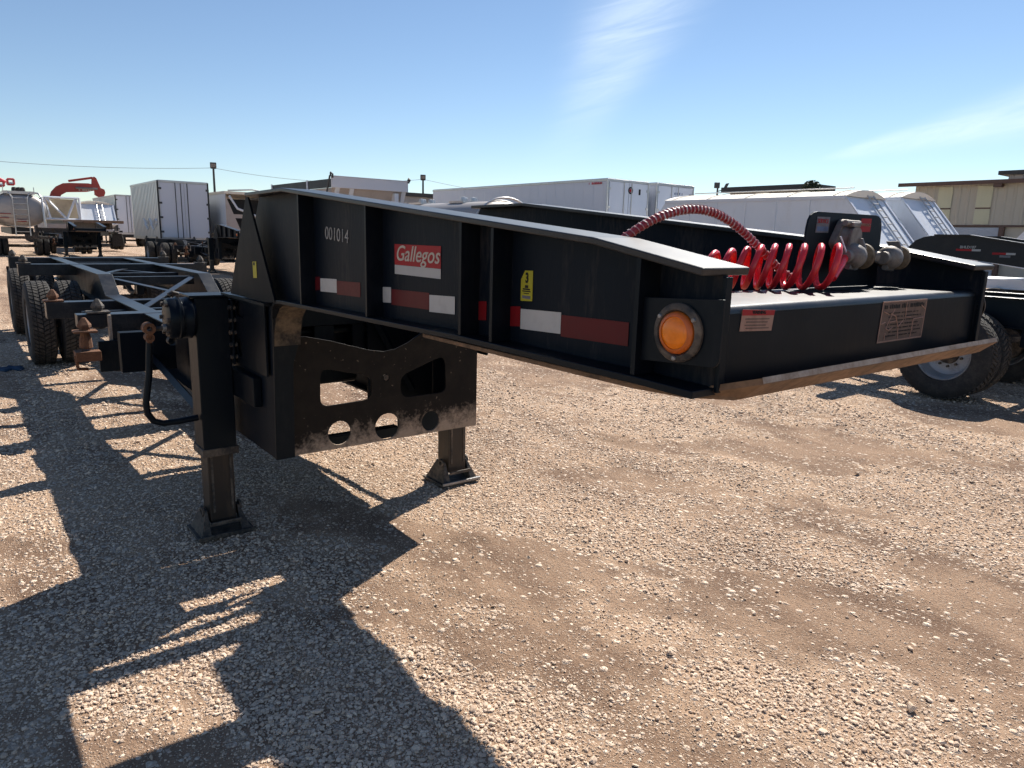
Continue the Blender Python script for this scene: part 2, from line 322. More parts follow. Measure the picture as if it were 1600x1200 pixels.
# ------------------------------------------------------------------ mesh helpers
class MB:
    def __init__(s):
        s.v, s.f = [], []

    def add(s, vs, fs):
        o = len(s.v); s.v += [tuple(p) for p in vs]; s.f += [tuple(i + o for i in f) for f in fs]
        return s

    def box(s, x0, x1, y0, y1, z0, z1):
        if x0 > x1: x0, x1 = x1, x0
        if y0 > y1: y0, y1 = y1, y0
        if z0 > z1: z0, z1 = z1, z0
        vs = [(x, y, z) for z in (z0, z1) for y in (y0, y1) for x in (x0, x1)]
        return s.add(vs, [(0, 2, 3, 1), (4, 5, 7, 6), (0, 1, 5, 4), (2, 6, 7, 3), (0, 4, 6, 2), (1, 3, 7, 5)])

    def plate(s, axis, a0, a1, outer, holes=()):
        """polygon (with holes) extruded along an axis; axis x -> (y,z), y -> (x,z), z -> (x,y)"""
        def P3(p, a):
            return {'x': (a, p[0], p[1]), 'y': (p[0], a, p[1]), 'z': (p[0], p[1], a)}[axis]
        loops = [list(outer)] + [list(h_) for h_ in holes]
        flat = [p for l in loops for p in l]
        tris = tessellate_polygon([[Vector((p[0], p[1], 0)) for p in l] for l in loops])
        n = len(flat)
        vs = [P3(p, a0) for p in flat] + [P3(p, a1) for p in flat]
        fs = []
        def area(t):
            (ax, ay), (bx, by), (cx, cy) = [flat[i] for i in t]
            return (bx - ax) * (cy - ay) - (cx - ax) * (by - ay)
        flip = (axis == 'y') ^ (a1 < a0)
        for t in tris:
            t = tuple(t) if area(t) > 0 else tuple(reversed(t))
            up = t if not flip else tuple(reversed(t))
            fs.append(tuple(i + n for i in up)); fs.append(tuple(reversed(up)))
        o = 0
        for k, l in enumerate(loops):
            m_ = len(l)
            sa = sum(l[i][0] * l[(i + 1) % m_][1] - l[(i + 1) % m_][0] * l[i][1] for i in range(m_))
            ccw = (sa > 0) == (k == 0)
            for i in range(m_):
                a, c = o + i, o + (i + 1) % m_
                q = (a, c, c + n, a + n)
                if ccw == flip: q = tuple(reversed(q))
                fs.append(q)
            o += m_
        return s.add(vs, fs)

    def cyl(s, p0, p1, r0, r1=None, n=16, caps=True):
        return s.tube([p0, p1], [r0, r0 if r1 is None else r1], n, caps)

    def tube(s, pts, r, n=8, caps=True, closed=False):
        pts = [Vector(p) for p in pts]
        rs = r if isinstance(r, (list, tuple)) else [r] * len(pts)
        o = len(s.v); up = None; N = len(pts)
        for i, p in enumerate(pts):
            t = (pts[min(i + 1, N - 1)] - pts[max(i - 1, 0)]).normalized()
            if up is None:
                up = Vector((0, 0, 1)) if abs(t.z) < 0.9 else Vector((1, 0, 0))
            up = (up - t * up.dot(t)).normalized()
            w = t.cross(up)
            for k in range(n):
                a = 2 * math.pi * k / n
                s.v.append(tuple(p + (up * math.cos(a) + w * math.sin(a)) * rs[i]))
        for i in range(N - 1):
            for k in range(n):
                a, c = o + i * n + k, o + i * n + (k + 1) % n
                s.f.append((a, a + n, c + n, c))
        if caps:
            s.f.append(tuple(o + k for k in range(n)))
            s.f.append(tuple(o + (N - 1) * n + k for k in reversed(range(n))))
        return s

    def lathe(s, prof, c=(0, 0, 0), axis='x', n=32, closed=False):
        """profile (radius, along-axis)"""
        o = len(s.v); N = len(prof)
        for k in range(n):
            a = 2 * math.pi * k / n
            ca, sa = math.cos(a), math.sin(a)
            for r, h_ in prof:
                p = {'x': (h_, r * ca, r * sa), 'y': (r * sa, h_, r * ca), 'z': (r * ca, r * sa, h_)}[axis]
                s.v.append((p[0] + c[0], p[1] + c[1], p[2] + c[2]))
        M = N if closed else N - 1
        for k in range(n):
            k2 = (k + 1) % n
            for i in range(M):
                j = (i + 1) % N
                s.f.append((o + k * N + i, o + k * N + j, o + k2 * N + j, o + k2 * N + i))
        return s

    def ribbon(s, pts, x0, x1, t):
        """strip following a (y,z) polyline, thickness t to the left of travel; x0/x1 may be lists"""
        n = len(pts); off = []
        for i in range(n):
            a = Vector(pts[max(i - 1, 0)]); c = Vector(pts[min(i + 1, n - 1)])
            d = (c - a).normalized(); off.append(Vector((-d.y, d.x)) * t)
        X0 = x0 if isinstance(x0, (list, tuple)) else [x0] * n
        X1 = x1 if isinstance(x1, (list, tuple)) else [x1] * n
        o = len(s.v)
        for i in range(n):
            y, z = pts[i]; y2, z2 = y + off[i].x, z + off[i].y
            s.v += [(X0[i], y, z), (X1[i], y, z), (X1[i], y2, z2), (X0[i], y2, z2)]
        for i in range(n - 1):
            for k in range(4):
                a, c = o + i * 4 + k, o + i * 4 + (k + 1) % 4
                s.f.append((a, c, c + 4, a + 4))
        s.f.append((o + 3, o + 2, o + 1, o)); e = o + (n - 1) * 4
        s.f.append((e, e + 1, e + 2, e + 3))
        return s

    def mesh(s, name, mat, smooth=None, fix=True):
        me = bpy.data.meshes.new(name)
        me.from_pydata(s.v, [], s.f)
        if fix:
            bm = bmesh.new(); bm.from_mesh(me)
            bmesh.ops.recalc_face_normals(bm, faces=bm.faces)
            bm.to_mesh(me); bm.free()
        if mat is not None: me.materials.append(MATS[mat] if isinstance(mat, str) else mat)
        if smooth is not None:
            for p in me.polygons: p.use_smooth = True
            me.set_sharp_from_angle(angle=R_(smooth))
        me.update()
        return me

    def build(s, name, mat, parent=None, bevel=0.0, smooth=None, loc=None, label=None):
        o = bpy.data.objects.new(name, s.mesh(name, mat, smooth))
        COL.objects.link(o)
        if parent is not None: o.parent = parent
        if loc is not None: o.location = loc
        if bevel:
            bv = o.modifiers.new('bevel', 'BEVEL'); bv.width = bevel; bv.segments = 2
            bv.limit_method = 'ANGLE'; bv.angle_limit = R_(35)
        if label: o['label'] = label
        return o


def tag(o, label=None, cat=None, group=None, kind=None):
    if label: o['label'] = label
    if cat: o['category'] = cat
    if group: o['group'] = group
    if kind: o['kind'] = kind
    return o


def empty(name, loc=(0, 0, 0), rz=0.0, label=None, cat=None, group=None):
    o = bpy.data.objects.new(name, None); COL.objects.link(o)
    o.location = loc; o.rotation_euler = (0, 0, rz); o.empty_display_size = 0.3
    return tag(o, label, cat, group)


def share(src, name, parent, loc=(0, 0, 0), rot=(0, 0, 0)):
    """another object on the same mesh"""
    o = bpy.data.objects.new(name, src.data); COL.objects.link(o)
    o.parent = parent; o.location = loc; o.rotation_euler = rot
    return o


def copy_tree(o, parent=None, skip=()):
    c = o.copy(); COL.objects.link(c); c.parent = parent
    for ch in list(o.children):
        if ch.name.split('.')[0] in skip: continue
        copy_tree(ch, c, skip)
    return c


def text(name, body, mat, parent, size, mtx, shear=0.0, bold=0.0, space=1.0, ext=0.0006, width=None):
    """lettering as a mesh; mtx maps the text plane (x right, y up) into the parent"""
    cu = bpy.data.curves.new(name, 'FONT'); cu.body = body; cu.size = size; cu.shear = shear
    cu.offset = bold; cu.space_character = space; cu.extrude = ext; cu.align_x = 'CENTER'; cu.align_y = 'CENTER'
    cu.resolution_u = 4
    t = bpy.data.objects.new('tmp', cu); COL.objects.link(t)
    dg = bpy.context.evaluated_depsgraph_get()
    me = bpy.data.meshes.new_from_object(t.evaluated_get(dg))
    bpy.data.objects.remove(t)
    if width and len(me.vertices):
        xs = [v_.co.x for v_ in me.vertices]; k = width / max(1e-6, max(xs) - min(xs))
        for v_ in me.vertices: v_.co.x *= k
    me.transform(mtx)
    me.materials.clear(); me.materials.append(MATS[mat])
    o = bpy.data.objects.new(name, me); COL.objects.link(o); o.parent = parent
    return o


def frame_m(origin, xdir, ydir):
    x = Vector(xdir).normalized(); y = Vector(ydir).normalized(); z = x.cross(y)
    return Matrix.Translation(origin) @ Matrix((x, y, z)).transposed().to_4x4()


def arc(cx, cy, r, a0, a1, n=6):
    return [(cx + r * math.cos(R_(a0 + (a1 - a0) * i / n)), cy + r * math.sin(R_(a0 + (a1 - a0) * i / n))) for i in range(n + 1)]


def circle(cx, cy, r, n=20, ry=None):
    ry = r if ry is None else ry
    return [(cx + r * math.cos(2 * math.pi * i / n), cy + ry * math.sin(2 * math.pi * i / n)) for i in range(n)]


def rounded(poly, r, n=4):
    """round the corners of a polygon"""
    out = []; N = len(poly)
    rr = r if isinstance(r, (list, tuple)) else [r] * N
    for i in range(N):
        p = Vector(poly[i]); a = Vector(poly[i - 1]) - p; c = Vector(poly[(i + 1) % N]) - p
        q = rr[i]
        if q <= 0: out.append(tuple(p)); continue
        p0 = p + a.normalized() * min(q, a.length * 0.45); p1 = p + c.normalized() * min(q, c.length * 0.45)
        for k in range(n + 1):
            t = k / n
            out.append(tuple(p0 * (1 - t) ** 2 + p * 2 * t * (1 - t) + p1 * t * t))
    return out


# ------------------------------------------------------------------ ground sheet
def vnoise(x, y, seed):
    xi = np.floor(x).astype(np.int64); yi = np.floor(y).astype(np.int64)
    fx = x - xi; fy = y - yi
    fx = fx * fx * (3 - 2 * fx); fy = fy * fy * (3 - 2 * fy)
    def hsh(a, c):
        n = (a * 374761393 + c * 668265263 + seed * 974711) & 0x7fffffff
        n = ((n ^ (n >> 13)) * 1274126177) & 0x7fffffff
        return ((n ^ (n >> 16)) & 0xffff) / 65535.0
    return (hsh(xi, yi) * (1 - fx) + hsh(xi + 1, yi) * fx) * (1 - fy) + (hsh(xi, yi + 1) * (1 - fx) + hsh(xi + 1, yi + 1) * fx) * fy


def fbm(x, y, octs, seed):
    s, a, t = 0, 1.0, 0
    for i in range(octs):
        s = s + a * vnoise(x * 2 ** i, y * 2 ** i, seed + i * 17); t += a; a *= 0.55
    return s / t


def ground_h(x, y):
    d = np.hypot(x - 2, y - 3)
    fade = 1 / (1 + (d / 14.0) ** 2)
    c, s_ = math.cos(R_(28)), math.sin(R_(28))
    u, w = x * c + y * s_, -x * s_ + y * c
    h_ = (fbm(u * 0.9, w * 0.45, 4, 3) - 0.5) * 0.055 + (fbm(x * 5, y * 5, 5, 9) - 0.5) * 0.017
    crust = np.clip(fbm(x * 3.2, y * 3.2, 5, 31) - 0.61, 0, 1) * 0.09
    return (h_ + crust) * fade - 0.004


def lines(lo, hi, step, far):
    mid = np.arange(lo, hi, step)
    out = [hi]; d = step
    while out[-1] < far: d *= 1.16; out.append(out[-1] + d)
    inn = [lo]; d = step
    while inn[-1] > -far: d *= 1.16; inn.append(inn[-1] - d)
    return np.concatenate([np.array(inn[:0:-1]), mid, np.array(out)])


gx = lines(-1.2, 7.0, 0.022, 2600); gy = lines(0.2, 6.5, 0.022, 2600)
GX, GY = np.meshgrid(gx, gy)
GZ = ground_h(GX, GY)
nxv, nyv = len(gx), len(gy)
gv = np.stack([GX.ravel(), GY.ravel(), GZ.ravel()], 1)
ii = np.arange((nyv - 1) * (nxv - 1)); r0 = ii // (nxv - 1); c0 = ii % (nxv - 1)
q0 = r0 * nxv + c0
quads = np.stack([q0, q0 + 1, q0 + 1 + nxv, q0 + nxv], 1)


def np_mesh(name, verts, faces, mat, smooth=False):
    me = bpy.data.meshes.new(name)
    k = faces.shape[1]
    me.vertices.add(len(verts)); me.vertices.foreach_set('co', verts.astype(np.float32).ravel())
    me.loops.add(faces.size); me.loops.foreach_set('vertex_index', faces.astype(np.int32).ravel())
    me.polygons.add(len(faces)); me.polygons.foreach_set('loop_start', np.arange(0, faces.size, k, dtype=np.int32))
    me.polygons.foreach_set('use_smooth', np.full(len(faces), smooth, dtype=bool))
    me.update(calc_edges=True)
    me.materials.append(MATS[mat])
    return me


gme = np_mesh('ground', gv, quads, 'caliche_ground', True)
ga = gme.attributes.new('gravel_density', 'FLOAT', 'POINT')
_c, _s = math.cos(R_(28)), math.sin(R_(28))
ga.data.foreach_set('value', fbm((gv[:, 0] * _c + gv[:, 1] * _s) * 1.5, (-gv[:, 0] * _s + gv[:, 1] * _c) * 0.75, 5, 51).astype(np.float32))
ground = bpy.data.objects.new('ground', gme)
COL.objects.link(ground)
tag(ground, 'pale tan gravel and dirt of the storage yard', None, None, 'structure')

# loose gravel lying on the dirt, densest near the viewer
t_ = (1 + 5 ** 0.5) / 2
ico_v = np.array([(-1, t_, 0), (1, t_, 0), (-1, -t_, 0), (1, -t_, 0), (0, -1, t_), (0, 1, t_), (0, -1, -t_), (0, 1, -t_), (t_, 0, -1), (t_, 0, 1), (-t_, 0, -1), (-t_, 0, 1)], float)
ico_v /= np.linalg.norm(ico_v[0])
ico_f = np.array([(0, 11, 5), (0, 5, 1), (0, 1, 7), (0, 7, 10), (0, 10, 11), (1, 5, 9), (5, 11, 4), (11, 10, 2), (10, 7, 6), (7, 1, 8), (3, 9, 4), (3, 4, 2), (3, 2, 6), (3, 6, 8), (3, 8, 9), (4, 9, 5), (2, 4, 11), (6, 2, 10), (8, 6, 7), (9, 8, 1)])


oct_v = np.array([(1, 0, 0), (-1, 0, 0), (0, 1, 0), (0, -1, 0), (0, 0, 1), (0, 0, -1)], float)
oct_f = np.array([(0, 2, 4), (2, 1, 4), (1, 3, 4), (3, 0, 4), (2, 0, 5), (1, 2, 5), (3, 1, 5), (0, 3, 5)])


def scatter(n, rmin, rmax, smin, smax, bias, clump, seed, power=2.2, BV=ico_v, BF=ico_f):
    g = np.random.default_rng(seed)
    a = g.uniform(R_(-6), R_(80), n * 4)             # azimuth from +Y to +X, a little wider than the view
    u = g.uniform(0, 1, n * 4)
    r = rmin * (rmax / rmin) ** (u ** bias)
    x = np.sin(a) * r; y = np.cos(a) * r
    c, s_ = math.cos(R_(28)), math.sin(R_(28))
    uu, ww = x * c + y * s_, -x * s_ + y * c
    dens = fbm(uu * 1.5, ww * 0.75, 5, 51)
    keep = g.uniform(0, 1, n * 4) < np.clip((dens - clump) * 11.0, 0.025, 1)
    x, y = x[keep][:n], y[keep][:n]; n = len(x)
    sz = smin + (smax - smin) * g.uniform(0, 1, n) ** power
    q = g.normal(size=(n, 4)); q /= np.linalg.norm(q, axis=1)[:, None]
    w, i, j, k = q.T
    rot = np.stack([1 - 2 * (j * j + k * k), 2 * (i * j - k * w), 2 * (i * k + j * w), 2 * (i * j + k * w), 1 - 2 * (i * i + k * k), 2 * (j * k - i * w), 2 * (i * k - j * w), 2 * (j * k + i * w), 1 - 2 * (i * i + j * j)], 1).reshape(n, 3, 3)
    shape = BV[None] * g.uniform(0.72, 1.18, (n, len(BV), 1))
    shape *= np.stack([g.uniform(0.8, 1.35, n), g.uniform(0.7, 1.1, n), g.uniform(0.5, 0.85, n)], 1)[:, None, :]
    v_ = np.einsum('nij,nkj->nki', rot, shape)
    v_[:, :, 2] *= 0.60
    v_ *= sz[:, None, None]
    v_[:, :, 0] += x[:, None]; v_[:, :, 1] += y[:, None]
    v_[:, :, 2] += (ground_h(x, y) + sz * g.uniform(0.0, 0.5, n))[:, None]
    return v_.reshape(-1, 3), (BF[None] + (np.arange(n) * len(BV))[:, None, None]).reshape(-1, 3)


vs_, fs_, off_ = [], [], 0
for args in ((52000, 1.35, 7.0, 0.003, 0.0075, 0.85, 0.36, 1, 1.5, oct_v, oct_f), (62000, 1.45, 12.0, 0.0052, 0.0125, 0.8, 0.44, 2), (420, 1.5, 9.0, 0.012, 0.018, 0.8, 0.40, 3), (60, 1.6, 9.0, 0.016, 0.028, 0.85, 0.30, 6), (14000, 6.0, 26.0, 0.010, 0.022, 0.75, 0.42, 4), (50000, 1.35, 5.5, 0.0022, 0.0045, 0.9, 0.20, 5, 1.3, oct_v, oct_f)):
    a, c = scatter(*args)
    vs_.append(a); fs_.append(c + off_); off_ += len(a)
gravel = bpy.data.objects.new('gravel', np_mesh('gravel', np.concatenate(vs_), np.concatenate(fs_), 'gravel_stone'))
COL.objects.link(gravel)
tag(gravel, 'loose pale crushed stone lying over the dirt yard', 'gravel', None, 'stuff')



def marks(name, mat, parent, mtx, n, w, h_, seed, ext=0.001):
    """a row of ink marks where the writing is too small to read; mtx maps (x right, y up)"""
    g = random.Random(seed); mb = MB(); x = -w / 2; step = w / n
    for i in range(n):
        if g.random() < 0.16: x += step; continue
        a = step * g.uniform(0.5, 0.8); z = h_ * g.uniform(0.75, 1.0)
        ps = [(x, -h_ / 2), (x + a, -h_ / 2), (x + a, -h_ / 2 + z), (x, -h_ / 2 + z)]
        mb.add([mtx @ Vector((p[0], p[1], e)) for e in (0, ext) for p in ps], [(3, 2, 1, 0), (4, 5, 6, 7), (0, 1, 5, 4), (1, 2, 6, 5), (2, 3, 7, 6), (3, 0, 4, 7)])
        x += step
    return mb.build(name, mat, parent)
worn('wire_grey', (0.16, 0.18, 0.20), (0.2, 0.2, 0.2), (0.5, 0.7), bumps=0.0)

# ------------------------------------------------------------------ wheels
def tyre_data(R=0.512, w=0.27, blocks=True):
    h_ = w / 2
    mb = MB()
    mb.lathe([(0.283, -h_ * 0.72), (0.30, -h_ * 0.93), (0.36, -h_ * 1.0), (0.43, -h_ * 1.0), (0.478, -h_ * 0.90), (R - 0.018, -h_ * 0.78), (R - 0.017, 0), (R - 0.018, h_ * 0.78), (0.478, h_ * 0.90), (0.43, h_ * 1.0), (0.36, h_ * 1.0), (0.30, h_ * 0.93), (0.283, h_ * 0.72)], n=56)
    return mb


def tread_data(R=0.512, w=0.27):
    mb = MB(); N = 58
    rows = [(-0.108, -0.066), (-0.056, -0.006), (0.006, 0.056), (0.066, 0.108)]
    for ri, (a, c) in enumerate(rows):
        for k in range(N):
            t0 = 2 * math.pi * (k + 0.5 * (ri % 2)) / N; dt = 2 * math.pi / N * 0.70
            sk = 0.35 * dt * (1 if ri < 2 else -1)
            vs = []
            for rr, ins in ((R - 0.020, 0.0), (R, 0.06)):
                for (xx, tt) in ((a, t0 - sk), (c, t0 + sk), (c, t0 + dt + sk), (a, t0 + dt - sk)):
                    drop = 0.006 if abs(xx) > 0.09 and rr > R - 0.01 else 0
                    vs.append((xx, (rr - drop) * math.cos(tt), (rr - drop) * math.sin(tt)))
            mb.add(vs, [(0, 1, 5, 4), (1, 2, 6, 5), (2, 3, 7, 6), (3, 0, 4, 7), (4, 5, 6, 7)])
    return mb


def rim_data(sgn=1):
    # outer face towards -x
    mb = MB()
    mb.lathe([(0.292, -0.105), (0.281, -0.112), (0.272, -0.100), (0.262, -0.06), (0.250, 0.0), (0.235, 0.045), (0.205, 0.062), (0.150, 0.066), (0.110, 0.064), (0.108, 0.09), (0.25, 0.09), (0.275, 0.11), (0.292, 0.105)], n=40)
    return mb


def hub_data():
    mb = MB()
    mb.lathe([(0.0, -0.075), (0.045, -0.072), (0.062, -0.05), (0.066, 0.0), (0.105, 0.02), (0.112, 0.06)], n=24)
    for k in range(10):
        a = 2 * math.pi * k / 10
        mb.cyl((0.035, 0.142 * math.cos(a), 0.142 * math.sin(a)), (0.068, 0.142 * math.cos(a), 0.142 * math.sin(a)), 0.015, n=6)
    return mb


ME_TYRE = tyre_data().mesh('tyre', 'tyre_rubber', 40)
ME_TREAD = tread_data().mesh('tread', 'tyre_tread', None, fix=False)
ME_RIM = rim_data().mesh('wheel', 'rim_grey', 40)
ME_HUB = hub_data().mesh('hub', 'dusty_black', 40)


def wheel(parent, x, y, side, z=0.512, spin=0.0):
    """side -1: dish faces -x; +1: faces +x"""
    w_ = bpy.data.objects.new('wheel', ME_RIM); COL.objects.link(w_)
    w_.parent = parent; w_.location = (x, y, z)
    w_.rotation_euler = (spin, 0, 0 if side < 0 else math.pi)
    for nm, me in (('tyre', ME_TYRE), ('tread', ME_TREAD), ('hub', ME_HUB)):
        o = bpy.data.objects.new(nm, me); COL.objects.link(o); o.parent = w_
    return w_


# ------------------------------------------------------------------ the container chassis in the foreground (local x = 0 on its centreline)
CX = 1.84
TOP = [(0.852, 1.636), (1.152, 1.688), (3.05, 1.862), (3.525, 1.856)]
BOT = [(0.852, 1.412), (1.0, 1.416), (1.7, 1.420), (2.3, 1.410), (3.12, 1.397)]


def lerp_line(pl, y):
    for (a, c), (d, e) in zip(pl, pl[1:]):
        if a <= y <= d: return c + (e - c) * (y - a) / (d - a)
    return pl[-1][1]


def make_chassis():
    T = empty('container_chassis')
    # ---- gooseneck side beams
    bend = BOT + [(3.22, 1.388), (3.31, 1.355), (3.375, 1.295), (3.405, 1.21), (3.42, 1.05), (3.445, 0.56)]
    for s in (-1, 1):
        xw = 0.65 * s
        prof = BOT + bend[len(BOT):] + [(4.14, 0.56), (4.14, 1.30), (3.86, 1.38), (3.53, 1.856)] + TOP[::-1][1:]
        if s > 0:      # on the far side the lower leg plate stands further in
            prof = BOT + bend[len(BOT):len(BOT) + 2] + [(3.45, 1.30), (4.14, 1.30), (3.86, 1.38), (3.53, 1.856)] + TOP[::-1][1:]
            MB().box(0.568, 0.580, 3.47, 4.14, 0.56, 1.35).build('lower_leg_plate', black, T)
        MB().plate('x', xw - 0.006, xw + 0.006, [(y, z) for y, z in prof]).build('side_web', black_web, T)
        xo, xi = xw + 0.076 * s, xw - 0.076 * s
        MB().ribbon([(y, z) for y, z in TOP], min(xo, xi), max(xo, xi), 0.016).build('top_flange', 'black_paint_dusty', T, bevel=0.003)
        # lower flange turns down into the landing-gear frame and narrows
        if s > 0: bend = bend[:len(BOT) + 2]
        n = len(bend); nb = len(BOT)
        outx = [xo] * nb + [xo - s * 0.012, xo - s * 0.03, xo - s * 0.05, xo - s * 0.062] + [xw + s * 0.012] * max(0, n - nb - 4)
        outx = outx[:n]
        inx = [xw - s * 0.076] * nb + ([xw - s * 0.125] * 4 + [xw - s * 0.085] * max(0, n - nb - 4))[:n - nb]
        MB().ribbon(bend[::-1], [min(a, c) for a, c in zip(outx, inx)][::-1], [max(a, c) for a, c in zip(outx, inx)][::-1], 0.016).build('bottom_flange', black, T, bevel=0.002)
        # ---- vertical stiffeners welded outboard
        for y in (2.88, 2.276, 1.686, 1.535, 1.017):
            z0, z1 = lerp_line(BOT, y) + 0.001, lerp_line(TOP, y) - 0.001
            MB().box(xw + 0.006 * s, xo - 0.006 * s, y - 0.006, y + 0.006, z0, z1).build('stiffener', black, T)
        # nose end plate
        MB().box(xw - 0.010, xw + 0.012, 0.842, 0.852, 1.402, 1.634).build('nose_end_plate', black, T, bevel=0.002)
        # gusset over the rear corner and holed bracket for the leg
        xg = xw + 0.066 * s
        MB().plate('x', xg - 0.005, xg + 0.005, [(3.530, 1.852), (3.500, 1.852), (3.190, 1.384), (3.30, 1.372), (3.85, 1.372)]).build('corner_gusset', black_clean, T)
        MB().box(xw + 0.008 * s, xg + 0.012 * s, 3.32, 4.0, 1.352, 1.366).build('gusset_ledge', black, T)
        xb = xw + 0.022 * s
        h1 = rounded([(3.78, 1.245), (3.94, 1.245), (3.94, 1.325), (3.78, 1.325)], 0.038, 5)
        h2 = circle(3.89, 1.075, 0.052, 18)
        MB().plate('x', xb - 0.006, xb + 0.006, [(3.47, 0.985), (4.13, 0.985), (4.13, 1.350), (3.47, 1.350)], [h1, h2]).build('leg_bracket', black, T, bevel=0.002)
        MB().box(xw + 0.008 * s, xw + 0.05 * s, 3.62, 4.02, 0.80, 0.955).build('step_box', black, T, bevel=0.004)
    # patch of primer on the turned-down flange
    MB().ribbon([(3.410, 1.15), (3.405, 1.21), (3.375, 1.295), (3.31, 1.355), (3.225, 1.3865)], -0.66, -0.53, 0.0182).build('primer_patch', 'tan_primer', T)
    # ---- landing-gear panel with cut-outs, facing forward
    def X(v_): return v_ - CX
    outer = [(X(1.255), 0.56), (X(2.425), 0.56), (X(2.425), 1.36), (X(2.36), 1.36), (X(2.12), 1.20), (X(1.95), 1.105), (X(1.87), 1.075), (X(1.80), 1.067), (X(1.72), 1.08), (X(1.50), 1.145), (X(1.36), 1.178), (X(1.315), 1.178), (X(1.28), 1.155), (X(1.262), 1.11)]
    w1 = rounded([(X(1.428), 0.800), (X(1.722), 0.808), (X(1.727), 0.935), (X(1.434), 1.008)], [0.05, 0.05, 0.05, 0.05])
    w2 = rounded([(X(1.905), 0.795), (X(2.205), 0.793), (X(2.195), 1.018), (X(1.900), 0.918)], [0.05, 0.05, 0.06, 0.05])
    holes = [w1, w2, circle(X(1.532), 0.645, 0.066), circle(X(1.818), 0.640, 0.076), circle(X(2.10), 0.632, 0.060), circle(X(1.812), 0.920, 0.022, 8)]
    MB().plate('y', 3.452, 3.464, outer, holes).build('landing_gear_panel', MUDDY, T, bevel=0.0015)
    MB().cyl((X(1.812), 3.45, 0.920), (X(1.812), 3.470, 0.920), 0.017, n=6).build('panel_bolt', 'dusty_black', T)
    # structure behind the panel
    MB().box(0.10, 0.56, 3.93, 3.945, 0.60, 1.30).build('rear_bulkhead', black, T)
    MB().box(0.30, 0.64, 3.90, 3.93, 0.43, 0.62).build('bulkhead_foot', black, T)
    MB().box(-0.34, 0.30, 3.90, 3.98, 0.428, 0.487).build('lower_cross_tube', black, T)
    MB().box(-0.28, 0.14, 4.16, 4.26, 0.76, 1.02).build('gear_case', black, T, bevel=0.02)
    MB().box(-0.22, -0.10, 3.97, 4.09, 0.95, 1.155).build('rear_post', black, T)
    MB().box(0.02, 0.10, 3.97, 4.09, 0.95, 1.155).build('rear_post', black, T)
    MB().tube([(0.12, 3.905, 1.22), (0.40, 3.905, 0.72)], 0.024, 4).build('diagonal_brace', black, T)
    MB().box(-0.60, 0.60, 3.96, 4.10, 1.16, 1.34).build('leg_cross_beam', black, T)
    MB().tube([(-0.64, 4.04, 1.12), (0.64, 4.04, 1.12)], 0.022, 10).build('cross_shaft', black, T)
    MB().tube([(-0.45, 4.08, 1.05), (-0.3, 4.06, 0.93), (-0.1, 4.07, 0.95), (0.05, 4.08, 1.03)], 0.012, 6).build('brake_line', 'dusty_black', T)
    MB().box(-0.64, 0.64, 3.90, 4.10, 1.386, 1.396).build('added_shade_plate', black, T)  # plate added to end the sunlit patch behind the neck
    MB().box(-0.64, 0.64, 4.101, 4.112, 0.937, 1.385).build('added_light_stop', black, T)  # added to block a stray sliver of sun below the neck
    MB().box(-0.455, 0.455, 4.115, 5.55, 0.925, 0.935).build('front_deck_plate', 'black_paint_dusty', T)
    # coupler plate between the beams, with its rolled-up front lip
    pl = [(-0.715, 1.02), (-0.69, 0.90), (-0.62, 0.826), (0.62, 0.826), (0.69, 0.90), (0.715, 1.02), (0.715, 1.9), (-0.715, 1.9)]
    MB().plate('z', 1.386, 1.398, pl).build('coupler_plate', 'dirty_plate', T, bevel=0.002)
    lip = MB(); sec = [(0.95, 1.3855), (0.85, 1.3855), (0.815, 1.392), (0.772, 1.428)]
    nx = 26; xs = [-0.66 + 1.32 * i / nx for i in range(nx + 1)]
    rows = []
    for x in xs:
        e = min(1.0, (0.66 - abs(x)) / 0.055)
        k = 0.55 + 0.45 * (1 - (1 - e) ** 2)
        rr = []
        for (y, z) in sec: rr.append((x, 0.95 + (y - 0.95) * k, 1.3855 + (z - 1.3855) * (k * 1.25 - 0.25)))
        for (y, z) in sec[::-1]: rr.append((x, 0.95 + (y - 0.95) * k + 0.004, 1.3855 + (z - 1.3855) * (k * 1.25 - 0.25) + 0.012))
        rows.append(rr)
    for i in range(nx):
        for k in range(8):
            a, c = rows[i], rows[i + 1]; k2 = (k + 1) % 8
            lip.add([a[k], c[k], c[k2], a[k2]], [(0, 1, 2, 3)])
    for rr in (rows[0], rows[-1]): lip.add(rr, [tuple(range(8))])
    lp = lip.build('front_lip', 'dirty_plate', T)
    bm = bmesh.new(); bm.from_mesh(lp.data); bmesh.ops.remove_doubles(bm, verts=bm.verts, dist=1e-5); bmesh.ops.recalc_face_normals(bm, faces=bm.faces); bm.to_mesh(lp.data); bm.free()
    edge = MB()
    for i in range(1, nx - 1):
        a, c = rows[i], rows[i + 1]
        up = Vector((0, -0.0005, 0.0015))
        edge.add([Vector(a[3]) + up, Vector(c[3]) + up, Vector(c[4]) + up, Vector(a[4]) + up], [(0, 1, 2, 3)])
    edge.build('sunlit_lip_edge', 'pale_edge', lp)  # sun on the lip's top edge, painted as a pale strip
    MB().cyl((0, 1.55, 1.386), (0, 1.55, 1.30), 0.036, n=16).lathe([(0.0, 1.28), (0.044, 1.28), (0.044, 1.30), (0.025, 1.305)], (0, 1.55, 0), 'z', 20).build('kingpin', 'oily_rust', T)
    # unseen strip added to widen the near beam's shadow on the yard
    MB().box(-0.57, -0.36, 1.901, 3.72, 1.388, 1.398).build('added_shade_strip', black, T)
    # nose cross member: bent plate with a rounded top edge
    sec = [(1.13, 1.574)] + [(0.876 + 0.016 * math.cos(R_(a)), 1.558 + 0.016 * math.sin(R_(a))) for a in (90, 112, 135, 158, 180)] + [(0.860, 1.400)]
